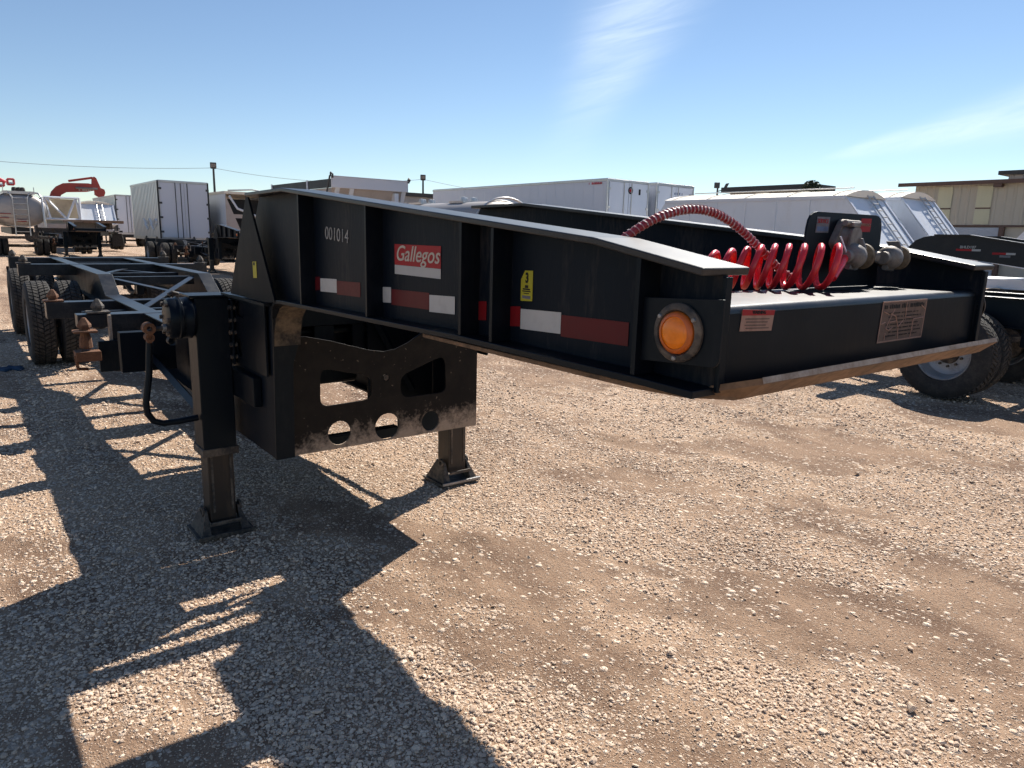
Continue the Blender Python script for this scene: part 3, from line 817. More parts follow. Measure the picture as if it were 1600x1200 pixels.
    MB().ribbon(sec[::-1][1:], -0.643, 0.643, -0.006).build('nose_top_plate', 'black_paint_dusty', T, smooth=30)
    MB().ribbon([(0.860, 1.400), (0.860, 1.5575)], -0.643, 0.643, -0.006).build('nose_front_plate', black, T)
    MB().plate('z', 1.5755, 1.5765, [(0.14, 1.00), (0.62, 1.02), (0.62, 1.12), (0.10, 1.115)]).build('top_patch_plate', 'black_paint_dusty', T)
    # cross members inside the gooseneck
    for y, z0, z1, d in ((2.05, 1.40, 1.50, 0.05), (2.83, 1.42, 1.52, 0.11), (3.475, 1.372, 1.45, 0.045)):
        MB().box(-0.64, 0.64, y - d, y + d, z0, z1).build('neck_cross_member', black, T)
    # ---- marker lamps on bracket plates
    for s in (-1, 1):
        xl = 0.702 * s
        MB().plate('x', xl - 0.003 * s, xl + 0.003 * s, rounded([(0.812 if s < 0 else 0.862, 1.462), (1.010, 1.450), (1.010, 1.583), (0.812 if s < 0 else 0.862, 1.594)], [0.02, 0, 0, 0])).build('lamp_bracket', black, T, bevel=0.001)
        lamp = MB().lathe([(0.060, 0.0), (0.060, 0.006), (0.056, 0.010), (0.047, 0.011), (0.043, 0.006), (0.043, 0.0)], (0, 0, 0), 'x', 40).build('marker_lamp', 'dusty_black', T, smooth=40, loc=(xl + 0.003 * s, 0.912, 1.520))
        if s < 0: lamp.scale = (-1, 1, 1)
        MB().lathe([(0.0435, 0.004), (0.0425, 0.011), (0.038, 0.016), (0.033, 0.0165), (0.0325, 0.015)], (0, 0, 0), 'x', 36).build('lens_rim', 'amber_rim', lamp, smooth=50)
        MB().lathe([(0.0, 0.0215), (0.012, 0.021), (0.022, 0.0195), (0.029, 0.017), (0.0328, 0.0145)], (0, 0, 0), 'x', 36).build('lens', 'amber_lens', lamp, smooth=60)
        for a in (35, 145, 270):
            MB().lathe([(0.0, 0.0145), (0.004, 0.014), (0.0055, 0.0115), (0.0055, 0.009)], (0, 0.0515 * math.cos(R_(a)), 0.0515 * math.sin(R_(a))), 'x', 10).build('screw', 'bolt_steel', lamp, smooth=50)
    # ---- landing legs
    for s in (-1, 1):
        xl = 0.79 * s; y0 = 4.04
        leg = MB().box(xl - 0.088, xl + 0.088, y0 - 0.09, y0 + 0.09, 0.50, 1.345).build('landing_leg', black, T, bevel=0.006)
        MB().box(xl - 0.115, xl + 0.10, y0 - 0.10, y0 + 0.10, 1.345, 1.357).build('top_cap', black, leg, bevel=0.002)
        MB().box(xl - 0.097, xl + 0.097, y0 - 0.099, y0 + 0.099, 0.47, 0.515).build('collar', 'dusty_black', leg, bevel=0.004)
        MB().box(xl - 0.070, xl + 0.070, y0 - 0.072, y0 + 0.072, 0.075, 0.50).build('inner_tube', 'oily_rust', leg, bevel=0.006)
        for dx in (-0.048, 0.052):
            MB().box(xl + dx - 0.006, xl + dx + 0.006, y0 - 0.0765, y0 - 0.0725, 0.14, 0.47).build('tube_weld', 'dusty_black', leg)
        # foot: base plate, two flared cheeks, front bar
        MB().box(xl - 0.155, xl + 0.155, y0 - 0.135, y0 + 0.135, 0.002, 0.018).build('foot_plate', 'dusty_black', leg, bevel=0.003)
        for q in (-1, 1):
            xa = xl + q * 0.082
            ck = MB()
            ck.add([(xa, y0 - 0.12, 0.018), (xa + q * 0.045, y0 + 0.12, 0.018), (xa, y0 + 0.05, 0.15), (xa, y0 - 0.05, 0.15)] +
                   [(xa + q * 0.045 + q * 0.010, y0 - 0.12, 0.018), (xa + q * 0.055, y0 + 0.12, 0.018), (xa + q * 0.010, y0 + 0.05, 0.15), (xa + q * 0.010, y0 - 0.05, 0.15)],
                   [(0, 1, 2, 3), (7, 6, 5, 4), (0, 4, 5, 1), (1, 5, 6, 2), (2, 6, 7, 3), (3, 7, 4, 0)])
            ck.build('foot_cheek', 'dusty_black', leg, bevel=0.002)
            MB().lathe([(0.030, -0.006), (0.030, 0.006), (0.014, 0.006), (0.014, -0.006)], (xa + q * 0.02, y0 - 0.02, 0.14), 'x', 16, closed=True).build('foot_ring', 'dusty_black', leg)
        MB().box(xl - 0.085, xl + 0.085, y0 - 0.118, y0 - 0.106, 0.075, 0.095).build('foot_bar', 'dusty_black', leg, bevel=0.002)
        MB().box(xl - 0.155, xl + 0.155, y0 - 0.140, y0 - 0.128, 0.012, 0.030).build('foot_bar', 'bolt_steel' if s > 0 else 'dusty_black', leg, bevel=0.002)
        # mounting flange with bolts
        xf = xl - s * 0.094
        MB().box(xf - 0.006, xf + 0.006, y0 - 0.12, y0 + 0.10, 0.98, 1.33).build('mount_flange', black, leg, bevel=0.002)
        for k in range(5):
            zz = 1.02 + k * 0.067
            MB().cyl((xf - 0.018, y0 - 0.108, zz), (xf + 0.018, y0 - 0.108, zz), 0.013, n=6).build('bolt', 'dusty_black', leg)
        # diagonal strut back to the frame
        MB().tube([(xl, y0 + 0.09, 0.62), (xl * 0.95, 6.55, 0.83)], 0.028, 4).build('leg_strut', black, T)
    # gearbox drum, shaft and crank on the near leg
    gb = MB().lathe([(0.0, -0.135), (0.075, -0.135), (0.098, -0.128), (0.106, -0.115), (0.106, -0.085), (0.113, -0.08), (0.113, -0.068), (0.106, -0.063), (0.106, -0.035), (0.110, -0.03), (0.110, -0.016), (0.100, -0.01), (0.098, 0.0)], (-0.878, 4.0, 1.238), 'x', 32).build('gearbox', black, T, smooth=40)
    for a in range(0, 360, 60):
        MB().cyl((-1.022, 4.0 + 0.085 * math.cos(R_(a)), 1.238 + 0.085 * math.sin(R_(a))), (-0.99, 4.0 + 0.085 * math.cos(R_(a)), 1.238 + 0.085 * math.sin(R_(a))), 0.011, n=6).build('bolt', 'dusty_black', gb)
    MB().tube([(-0.95, 3.99, 1.345), (-0.95, 3.985, 1.367), (-0.975, 3.98, 1.375), (-0.995, 3.975, 1.362)], 0.010, 8).build('lifting_eye', 'dusty_black', gb)
    MB().lathe([(0.022, 0.0), (0.022, 0.05), (0.014, 0.05)], (-0.985, 4.0, 1.116), 'y', 12).build('clamp_lug', 'dusty_black', gb)
    MB().tube([(-1.005, 4.0, 1.19), (-1.03, 4.0, 1.19)], 0.02, 10).build('shaft_collar', 'bolt_steel', gb)
    MB().tube([(-1.01, 4.0, 1.19), (-1.085, 4.0, 1.182)], 0.012, 10).build('drive_shaft', 'dusty_black', gb)
    knuckle = MB().box(-1.110, -1.083, 3.98, 4.02, 1.115, 1.175).build('crank_knuckle', 'rust', T, bevel=0.008)
    MB().lathe([(0.014, -0.032), (0.030, -0.032), (0.030, 0.032), (0.014, 0.032)], (-1.096, 4.0, 1.192), 'y', 14, closed=True).build('crank_eye', 'rust', knuckle)
    MB().lathe([(0.010, -0.030), (0.022, -0.030), (0.022, 0.030), (0.010, 0.030)], (-1.096, 4.0, 1.145), 'y', 14, closed=True).build('crank_eye', 'rust', knuckle)
    MB().tube([(-1.096, 4.0, 1.12), (-1.11, 4.0, 0.95), (-1.135, 4.0, 0.80), (-1.132, 4.0, 0.745), (-1.105, 4.0, 0.70), (-1.06, 4.0, 0.682), (-0.99, 4.0, 0.682), (-0.885, 4.0, 0.690)], 0.017, 12).build('crank_handle', black, T, smooth=60)
    # ---- main rails: low behind the neck, stepping up over the axles
    for s in (-1, 1):
        xr = 0.53 * s
        top = [(4.10, 0.955), (8.80, 0.955), (9.18, 1.157), (14.2, 1.150)]
        bot = [(4.10, 0.56), (5.60, 0.56), (6.60, 0.62), (8.70, 0.63), (9.22, 0.84), (14.2, 0.84)]
        MB().plate('x', xr - 0.005, xr + 0.005, bot + top[::-1]).build('rail_web', black, T)
        MB().ribbon(top, xr - 0.072, xr + 0.072, 0.014).build('rail_flange', 'black_paint_dusty', T, bevel=0.003)
        MB().ribbon(bot[::-1], xr - 0.07, xr + 0.07, 0.014).build('rail_flange', black, T)
    def beam(y0, y1, z0, z1, hx):
        return MB().box(-hx, hx, y0, y1, z0, z1).build('bolster', 'black_paint_dusty', T, bevel=0.004)
    beam(6.78, 6.98, 0.48, 0.972, 0.86)
    for s in (-1, 1):
        MB().box(0.862 * s, 1.10 * s, 6.80, 6.96, 0.865, 0.975).build('bolster_end', 'black_paint_dusty', T, bevel=0.004)
        MB().box(0.862 * s, 0.885 * s, 6.74, 6.80, 0.62, 0.97).build('bolster_ear', 'pale_edge' if s < 0 else black, T, bevel=0.002)
    beam(8.18, 8.36, 0.80, 0.958, 1.20)
    beam(11.6, 11.8, 1.02, 1.171, 1.20)
    beam(14.0, 14.22, 0.95, 1.168, 1.18)
    for y in (5.62, 7.6, 9.42, 10.2, 12.6, 13.3):
        z = 0.93 if y < 8.9 else 1.125
        MB().box(-0.46, 0.46, y - 0.04, y + 0.04, z - 0.10, z).build('cross_member', 'black_paint_dusty', T, bevel=0.003)
    for (a, c) in (((-0.42, 9.32), (0.42, 7.72)), ((0.42, 9.32), (-0.42, 7.72)), ((-0.42, 12.5), (0.42, 10.3)), ((0.42, 12.5), (-0.42, 10.3)), ((-0.42, 6.72), (0.42, 5.72)), ((0.42, 6.72), (-0.42, 5.72))):
        za = 1.10 if a[1] > 8.9 else 0.92; zc = 1.10 if c[1] > 8.9 else 0.92
        if a[1] == 9.32: za, zc = 1.112, 0.925
        d = Vector((c[0] - a[0], c[1] - a[1], 0)).normalized(); nrm = Vector((-d.y, d.x, 0)) * 0.035
        A, Cc = Vector((*a, za)), Vector((*c, zc)); dn = Vector((0, 0, -0.008))
        if a[0] > 0: A.z += 0.009; Cc.z += 0.009
        MB().add([A + nrm, Cc + nrm, Cc - nrm, A - nrm, A + nrm + dn, Cc + nrm + dn, Cc - nrm + dn, A - nrm + dn], [(0, 1, 2, 3), (4, 7, 6, 5), (0, 4, 5, 1), (1, 5, 6, 2), (2, 6, 7, 3), (3, 7, 4, 0)]).build('cross_brace', 'black_paint_dusty', T)
    for s in (-1, 1):
        for y, z0_, z1_ in ((5.75, 0.66, 0.952), (7.62, 0.80, 0.92)):
            MB().box(0.605 * s, 0.97 * s, y - 0.05, y + 0.05, z0_, z1_).build('outrigger', black_clean, T, bevel=0.003)
    # twist locks on the bolster ends
    def twist(x, y, z, mat='rust', k=1.0):
        t = MB().lathe([(0.0, 0.105 * k), (0.016, 0.10 * k), (0.036, 0.07 * k), (0.052, 0.045 * k), (0.052, 0.025 * k), (0.04, 0.02 * k), (0.04, 0.0)], (x, y, z + 0.012), 'z', 6).build('twist_lock', mat, T)
        MB().box(x - 0.085, x + 0.085, y - 0.075, y + 0.075, z - 0.004, z + 0.012).build('lock_plate', mat, t, bevel=0.003)
        MB().lathe([(0.03, -0.14), (0.05, -0.13), (0.045, -0.06), (0.03, -0.004)], (x, y, z), 'z', 10).build('lock_body', mat, t)
        return t
    for s in (-1, 1):
        twist(0.94 * s, 6.86, 0.985, 'dusty_black')
        t = twist(1.075 * s, 6.64, 0.855, 'rust')
        MB().box(0.98 * s, 1.16 * s, 6.56, 6.72, 0.62, 0.70).build('lock_bracket', 'rust', t, bevel=0.006)
        MB().tube([(1.10 * s, 6.62, 0.70), (1.16 * s, 6.60, 0.66), (1.15 * s, 6.60, 0.56), (1.08 * s, 6.62, 0.55)], 0.014, 8).build('lock_handle', 'rust', t)
        twist(1.13 * s, 8.27, 0.965, 'rust')
        twist(1.13 * s, 11.7, 1.18, 'dusty_black')
        twist(1.12 * s, 14.1, 1.175, 'dusty_black')
        # toolbox step under the first bolster
        MB().box(0.80 * s, 0.98 * s, 6.70, 6.74, 0.50, 0.76).build('side_bracket', black, T, bevel=0.004)
    # ---- axles, springs and wheels
    for ai, y in enumerate((10.45, 13.55)):
        MB().cyl((-0.95, y, 0.512), (0.95, y, 0.512), 0.065, n=14).build('axle', 'dusty_black', T)
        for s in (-1, 1):
            MB().ribbon([(y - 0.55, 0.70), (y - 0.25, 0.60), (y, 0.575), (y + 0.25, 0.60), (y + 0.55, 0.70)], 0.49 * s - 0.04, 0.49 * s + 0.04, 0.05).build('leaf_spring', 'dusty_black', T)
            for dy in (-0.58, 0.58):
                MB().box(0.44 * s, 0.54 * s, y + dy - 0.06, y + dy + 0.06, 0.62, 0.855).build('spring_hanger', black, T, bevel=0.004)
            MB().lathe([(0.0, -0.01), (0.205, -0.01), (0.21, 0.0), (0.21, 0.18), (0.0, 0.18)], (0.72 * s - 0.09, y, 0.512), 'x', 24).build('brake_drum', 'dusty_black', T, smooth=40)
            wheel(T, 1.105 * s, y, s, spin=0.3 * ai + s)
            wheel(T, 0.785 * s, y, -s, spin=0.8 + ai)
    for s in (-1, 1):
        MB().box(0.64 * s, 1.21 * s, 14.26, 14.268, 0.20, 1.02).build('mud_flap', 'tyre_rubber', T)
        MB().cyl((0.9 * s, 14.225, 1.06), (0.9 * s, 14.245, 1.06), 0.05, n=16).build('tail_lamp', 'decal_red', T)
    return T


CH = make_chassis()
CH.location = (CX, 0, 0)
tag(CH, 'black gooseneck container chassis on landing legs, large in the foreground', 'trailer')

# background copies are taken before the foreground one gets its signs and fittings
CHASSIS = [
    ((5.5, 41.0, 0.0), 0.0, 'black container chassis seen nose-on in front of the aluminium tanker'),
    ((8.75, 25.6, 0.0), 0.0, 'black container chassis behind the foreground one, nose pointing at the viewer'),
    ((9.96, -7.18, 0.0), 0.0, 'black container chassis at the right edge with a grey steel wheel showing'),
]
for loc, rz, lab in CHASSIS:
    c = copy_tree(CH, None, ('primer_patch', 'gearbox'))
    c.location = loc; c.rotation_euler.z = rz
    tag(c, lab, 'trailer', 'container chassis parked in the yard')
tag(CH, group='container chassis parked in the yard')

# ------------------------------------------------------------------ signs and fittings on the foreground chassis
xs_ = 1.19 - CX - 0.0072          # just off the near web


def decal(name, mat, y0, y1, z0, z1, parent=CH, d=0.0, poly=None):
    x = xs_ - d
    poly = poly or [(y0, z0), (y1, z0), (y1, z1), (y0, z1)]
    return MB().plate('x', x, x - 0.0006, poly).build(name, mat, parent)


for (ya, yb, mt, sh) in ((2.93, 2.822, 'tape_red', 0.045), (2.82, 2.66, 'tape_white', 0), (2.658, 2.45, 'tape_red', 0), (2.318, 2.21, 'tape_white', 0), (2.208, 1.956, 'tape_red', 0), (1.954, 1.806, 'tape_white', 0), (1.714, 1.642, 'tape_red_bright', 0), (1.556, 1.486, 'tape_red_bright', 0), (1.484, 1.322, 'tape_white', 0), (1.320, 1.092, 'tape_red', 0)):
    decal('reflective_strip', mt, 0, 0, 0, 0, poly=[(yb, 1.464), (ya - sh, 1.458), (ya, 1.512), (yb, 1.518)])
TX = lambda y, z, d: frame_m((xs_ - 0.001 - d, y, z), (0, -1, 0), (0, 0, 1))
gal = decal('name_decal', 'decal_red', 1.887, 2.181, 1.597, 1.666)
decal('decal_band', 'decal_white', 1.887, 2.181, 1.566, 1.5965, gal)
text('lettering', 'Gallegos', 'decal_cream', gal, 0.072, TX(2.034, 1.634, 0.0002), shear=0.28, bold=0.0005, space=1.0, width=0.276)
text('unit_number', '001014', 'stencil_paint', CH, 0.072, TX(2.648, 1.688, 0) @ Matrix.Rotation(R_(-3.5), 4, 'Z'), bold=-0.0003, width=0.215)
tagd = decal('inspection_tag', 'decal_yellow', 0, 0, 0, 0, poly=[(1.486, 1.533), (1.4375, 1.536), (1.4375, 1.615), (1.470, 1.614), (1.486, 1.590)])
text('tag_number', '3', 'decal_ink', tagd, 0.036, TX(1.4605, 1.594, 0.0002) @ Matrix.Scale(0.75, 4, (1, 0, 0)), bold=0.0012)
for k, (w_, z_, t_h) in enumerate(((0.030, 1.5655, 0.004), (0.034, 1.560, 0.003), (0.022, 1.5545, 0.002), (0.034, 1.5445, 0.008))):
    decal('tag_print', 'decal_ink' if k < 3 else 'decal_grey', 1.462 - w_ / 2, 1.462 + w_ / 2, z_ - t_h / 2, z_ + t_h / 2, tagd, 0.0007)
decal('tag_print', 'decal_ink', 1.455, 1.468, 1.5685, 1.576, tagd, 0.0007)
MB().plate('x', -0.7222, -0.7228, [(3.465, 1.475), (3.415, 1.478), (3.415, 1.555), (3.468, 1.552)]).build('yellow_sticker', 'decal_yellow', CH)
MB().plate('x', -0.7229, -0.7234, [(3.458, 1.535), (3.435, 1.536), (3.435, 1.550), (3.458, 1.549)]).build('sticker_print', 'decal_ink', CH)
# placards on the front face of the nose cross member
yf = 0.8593
fx = lambda v_: v_ - CX
pla = MB().plate('y', yf, yf - 0.0008, [(fx(1.262), 1.521), (fx(1.378), 1.516), (fx(1.384), 1.560), (fx(1.266), 1.566)]).build('warning_placard', 'decal_pink', CH)
MB().plate('y', yf - 0.0009, yf - 0.0014, [(fx(1.2655), 1.5535), (fx(1.3825), 1.549), (fx(1.384), 1.560), (fx(1.266), 1.566)]).build('placard_header', 'decal_red', pla)
FT = lambda x, z, d=0.0016, a=0.0: frame_m((fx(x), yf - d, z), (1, 0, 0), (0, 0, 1)) @ Matrix.Rotation(a, 4, 'Z')
text('placard_lettering', 'WARNING', 'decal_ink', pla, 0.010, FT(1.325, 1.5575, a=-0.04), bold=0.0003)
for k in range(4):
    MB().plate('y', yf - 0.0009, yf - 0.0013, [(fx(1.278 + 0.004 * (k % 2)), 1.5445 - k * 0.0065), (fx(1.366 - 0.006 * (k % 3)), 1.541 - k * 0.0065), (fx(1.366 - 0.006 * (k % 3)), 1.5435 - k * 0.0065), (fx(1.278 + 0.004 * (k % 2)), 1.547 - k * 0.0065)]).build('placard_print', 'decal_brown', pla)
mp = MB().plate('y', yf, yf - 0.0008, [(fx(1.868), 1.453), (fx(2.128), 1.453), (fx(2.135), 1.561), (fx(1.876), 1.561)]).build('scratched_placard', 'decal_brown', CH)
bd = MB()
bd.plate('y', yf - 0.0009, yf - 0.0013, [(fx(1.868), 1.453), (fx(2.128), 1.453), (fx(2.135), 1.561), (fx(1.876), 1.561)], [[(fx(1.8725), 1.457), (fx(2.1245), 1.457), (fx(2.131), 1.5575), (fx(1.8795), 1.5575)]])
bd.build('placard_border', 'decal_pink', mp)
marks('placard_lettering', 'decal_ink', mp, FT(2.004, 1.547, 0.0014), 24, 0.235, 0.012, 3, 0.0003)
for k in range(7): marks('placard_print', 'decal_ink', mp, FT(2.0 + 0.01 * (k % 3), 1.529 - 0.010 * k, 0.0014), 30, 0.19, 0.004, 20 + k, 0.0002)
for pts in (((1.885, 1.535), (1.915, 1.527)), ((1.945, 1.540), (1.925, 1.515), (1.905, 1.490)), ((1.925, 1.528), (1.955, 1.520), (1.975, 1.490), (1.980, 1.458)), ((1.905, 1.490), (1.925, 1.484), (1.945, 1.492)), ((1.878, 1.502), (1.900, 1.507)), ((1.925, 1.506), (1.962, 1.508)), ((1.975, 1.490), (2.000, 1.507)), ((2.010, 1.556), (2.012, 1.515), (2.045, 1.514)), ((2.055, 1.458), (2.062, 1.508), (2.122, 1.510)), ((2.10, 1.545), (2.128, 1.533)), ((1.905, 1.458), (1.905, 1.478))):
    MB().tube([(fx(x), yf - 0.0012, z) for x, z in pts], 0.0016, 5).build('scratch', 'decal_pink', mp)

# connector plate with its socket, stickers and glad hands
xa, xb = fx(1.885), fx(2.325)
gp = MB().plate('y', 1.100, 1.106, rounded([(xa - 0.008, 1.578), (xb + 0.010, 1.578), (xb, 1.795), (xa + 0.01, 1.792)], [0, 0, 0.045, 0.045])).build('connector_plate', black, CH, bevel=0.001)
MB().plate('y', 1.0995, 1.0988, [(fx(1.935), 1.734), (fx(2.005), 1.735), (fx(2.007), 1.779), (fx(1.938), 1.778)]).build('service_sticker', 'decal_grey', gp)
text('sticker_lettering', 'SERVICE', 'decal_red', gp, 0.017, frame_m((fx(1.971), 1.0983, 1.766), (1, 0, 0), (0, 0, 1)), width=0.058)
MB().plate('y', 1.0985, 1.0980, [(fx(1.94), 1.738), (fx(2.0), 1.739), (fx(2.0), 1.752), (fx(1.94), 1.751)]).build('sticker_band', 'decal_blue', gp)
MB().plate('y', 1.0995, 1.0988, [(fx(2.188), 1.742), (fx(2.251), 1.743), (fx(2.253), 1.783), (fx(2.190), 1.782)]).build('emergency_sticker', 'decal_red', gp)
text('sticker_lettering', 'EMERGENCY', 'decal_pink', gp, 0.012, frame_m((fx(2.221), 1.0983, 1.763), (1, 0, 0), (0, 0, 1)), width=0.056)
sk = MB().plate('y', 1.099, 1.078, rounded([(fx(2.008), 1.705), (fx(2.045), 1.676), (fx(2.11), 1.70), (fx(2.11), 1.772), (fx(2.055), 1.776)], 0.014)).build('seven_pin_socket', 'cast_grey', gp, bevel=0.002)
MB().cyl((fx(2.067), 1.082, 1.722), (fx(2.067), 1.056, 1.720), 0.033, 0.031, 20).build('socket_barrel', 'cast_grey', sk, smooth=40)
MB().plate('y', 1.054, 1.046, rounded([(fx(2.036), 1.690), (fx(2.052), 1.672), (fx(2.084), 1.672), (fx(2.100), 1.690), (fx(2.100), 1.735), (fx(2.085), 1.752), (fx(2.050), 1.752), (fx(2.036), 1.735)], 0.010)).build('socket_lid', 'cast_grey', sk, bevel=0.003)
MB().cyl((fx(2.028), 1.064, 1.764), (fx(2.108), 1.064, 1.764), 0.0085, n=12).build('lid_hinge', 'cast_grey', sk, smooth=40)
MB().box(fx(2.048), fx(2.090), 1.047, 1.070, 1.752, 1.766).build('hinge_leaf', 'cast_grey', sk, bevel=0.003)
MB().cyl((fx(2.030), 1.080, 1.706), (fx(2.030), 1.072, 1.706), 0.007, n=6).build('bolt', 'bolt_steel', sk)
for gx_, gz_ in ((2.057, 1.670), (2.285, 1.666)):
    g = MB().lathe([(0.0, -0.032), (0.022, -0.030), (0.034, -0.018), (0.037, 0.0), (0.034, 0.018), (0.024, 0.024)], (fx(gx_), 1.045, gz_), 'x', 24).build('glad_hand', 'cast_grey', CH, smooth=50)
    MB().tube([(fx(gx_) - 0.005, 1.100, gz_ + 0.005), (fx(gx_) - 0.045, 1.055, gz_), (fx(gx_) - 0.02, 1.045, gz_)], [0.017, 0.018, 0.016], 12).build('neck', 'cast_grey', g, smooth=50)
    MB().lathe([(0.020, 0.022), (0.020, 0.040), (0.036, 0.046), (0.037, 0.056), (0.028, 0.057), (0.016, 0.050), (0.0, 0.048)], (fx(gx_), 1.043, gz_), 'x', 24).build('seal_cup', 'rubber_cup', g, smooth=40)
    MB().plate('x', fx(gx_) + 0.024, fx(gx_) + 0.031, [(1.02, gz_ + 0.02), (1.06, gz_ + 0.03), (1.075, gz_ + 0.05), (1.035, gz_ + 0.052)]).build('latch_tab', 'cast_grey', g, bevel=0.002)
    MB().cyl((fx(gx_) - 0.050, 1.043, gz_), (fx(gx_) - 0.028, 1.043, gz_), 0.019, n=14).build('hose_boss', 'cast_grey', g, smooth=40)
    MB().cyl((fx(gx_) - 0.03, 1.043, gz_ - 0.028), (fx(gx_) + 0.02, 1.043, gz_ - 0.032), 0.009, n=8).build('bolt', 'bolt_steel', g)
zt = MB().tube([(fx(1.985), 1.05, 1.725), (fx(1.995), 1.045, 1.705), (fx(2.01), 1.04, 1.68), (fx(2.03), 1.035, 1.662), (fx(2.05), 1.03, 1.655)], 0.0028, 6).build('white_cable_tie', 'white_paint', CH)

# red coiled air hose lying on the nose
hose = empty('coiled_air_hose', (1.78, 1.06, 1.577), label='bright red coiled plastic air hose lying along the trailer nose', cat='air hose')
pts = []
turns = 9.0; N = 340
A_, B_ = Vector((1.655 - 1.78, 1.268 - 1.06, -0.012)), Vector((1.868 - 1.78, 0.985 - 1.06, 0.0))
ax_ = (B_ - A_).normalized(); sd_ = Vector((-ax_.y, ax_.x, 0))
for i in range(N + 1):
    t = i / N; a = 2 * math.pi * turns * t + 2.2
    rad = 0.055 - 0.010 * max(0, 0.45 - t) / 0.45
    p = A_.lerp(B_, t + 0.018 * math.sin(7 * t)) + sd_ * (rad * math.sin(a)) + Vector((0, 0, 0.0115 + rad + rad * math.cos(a))) + ax_ * (0.006 * math.sin(5 * a * 0.21) + 0.004 * math.cos(a))
    pts.append(tuple(p))
MB().tube(pts, 0.0088, 10).build('coil', 'red_hose', hose, smooth=60)
lastp = Vector(pts[-1]); tgt = Vector((2.008 - 1.78, 1.043 - 1.06, 1.665 - 1.577))
MB().tube([lastp, lastp.lerp(tgt, 0.4) + Vector((0.015, 0, 0.012)), tgt], 0.0105, 10).build('hose_end', 'red_hose', hose, smooth=60)
p0 = Vector(pts[0])
MB().tube([p0, p0 + Vector((-0.03, 0.05, -0.004)), p0 + Vector((-0.09, 0.13, -0.012)), p0 + Vector((-0.10, 0.26, -0.02))], 0.0105, 10).build('hose_end', 'red_hose', hose, smooth=60)

# second red hose with a spring guard, arching over
arch = empty('arched_air_hose', (1.6, 1.2, 1.577), label='dull red air hose with ribbed spring guard arching above the nose', cat='air hose')
ctrl = [Vector(p) for p in ((1.27, 1.42, 1.50), (1.262, 1.29, 1.640), (1.285, 1.215, 1.706), (1.36, 1.19, 1.752), (1.45, 1.185, 1.776), (1.53, 1.18, 1.780), (1.61, 1.175, 1.764), (1.69, 1.165, 1.728), (1.77, 1.15, 1.675), (1.84, 1.13, 1.622), (1.885, 1.10, 1.596))]


def catmull(c, n):
    out = []
    P = [c[0] * 2 - c[1]] + c + [c[-1] * 2 - c[-2]]
    for i in range(1, len(P) - 2):
        for k in range(n):
            t = k / n
            out.append(0.5 * (2 * P[i] + (P[i + 1] - P[i - 1]) * t + (2 * P[i - 1] - 5 * P[i] + 4 * P[i + 1] - P[i + 2]) * t * t + (-P[i - 1] + 3 * P[i] - 3 * P[i + 1] + P[i + 2]) * t ** 3))
    out.append(c[-1]); return out


o_ = Vector((1.6, 1.2, 1.577))
cv = [p - o_ for p in catmull(ctrl, 14)]
hs = MB().tube(cv, 0.0098, 10).build('hose', 'red_hose_faded', arch, smooth=60)
dense = catmull([p for p in cv[::4]], 12)
gw = []; L = 0.0
for i, p in enumerate(dense[:-1]):
    t = (dense[i + 1] - p); L += t.length; t.normalize()
    u = Vector((0, 1, 0)); u = (u - t * u.dot(t)).normalized(); w = t.cross(u)
    a = 2 * math.pi * L / 0.0135
    gw.append(p + (u * math.cos(a) + w * math.sin(a)) * 0.0115)
MB().tube(gw, 0.0017, 5).build('spring_guard', 'guard_wire', arch, smooth=60)

# a blue rag on the dirt beside the rear wheels
rg = MB(); n_ = 9; bx_, by_ = 0.36, 10.15
for i in range(n_):
    for j in range(n_):
        x = bx_ + (i / (n_ - 1) - 0.5) * 0.30; y = by_ + (j / (n_ - 1) - 0.5) * 0.22
        rg.v.append((x, y + 0.06 * math.sin(i * 1.7), 0.012 + 0.03 * abs(math.sin(i * 2.1 + j * 1.3)) * (0 < i < n_ - 1) * (0 < j < n_ - 1)))
for i in range(n_ - 1):
    for j in range(n_ - 1):
        a = i * n_ + j; rg.f.append((a, a + 1, a + n_ + 1, a + n_))
r_ = rg.build('crumpled_rag', 'blue_rag', None, smooth=80)
sd = r_.modifiers.new('thick', 'SOLIDIFY'); sd.thickness = 0.006
tag(r_, 'crumpled dark blue rag on the dirt beside the rear tyre', 'rag')

# ------------------------------------------------------------------ yard behind: trailers
def road_wheels(T, xs, ys, plain=True):
    for y in ys:
        for s in (-1, 1):
            wheel(T, xs * s, y, s, spin=y)
            wheel(T, (xs - 0.32) * s, y, -s, spin=y + 1)
        MB().cyl((-xs + 0.3, y, 0.512), (xs - 0.3, y, 0.512), 0.065, n=10).build('axle', 'dusty_black', T)


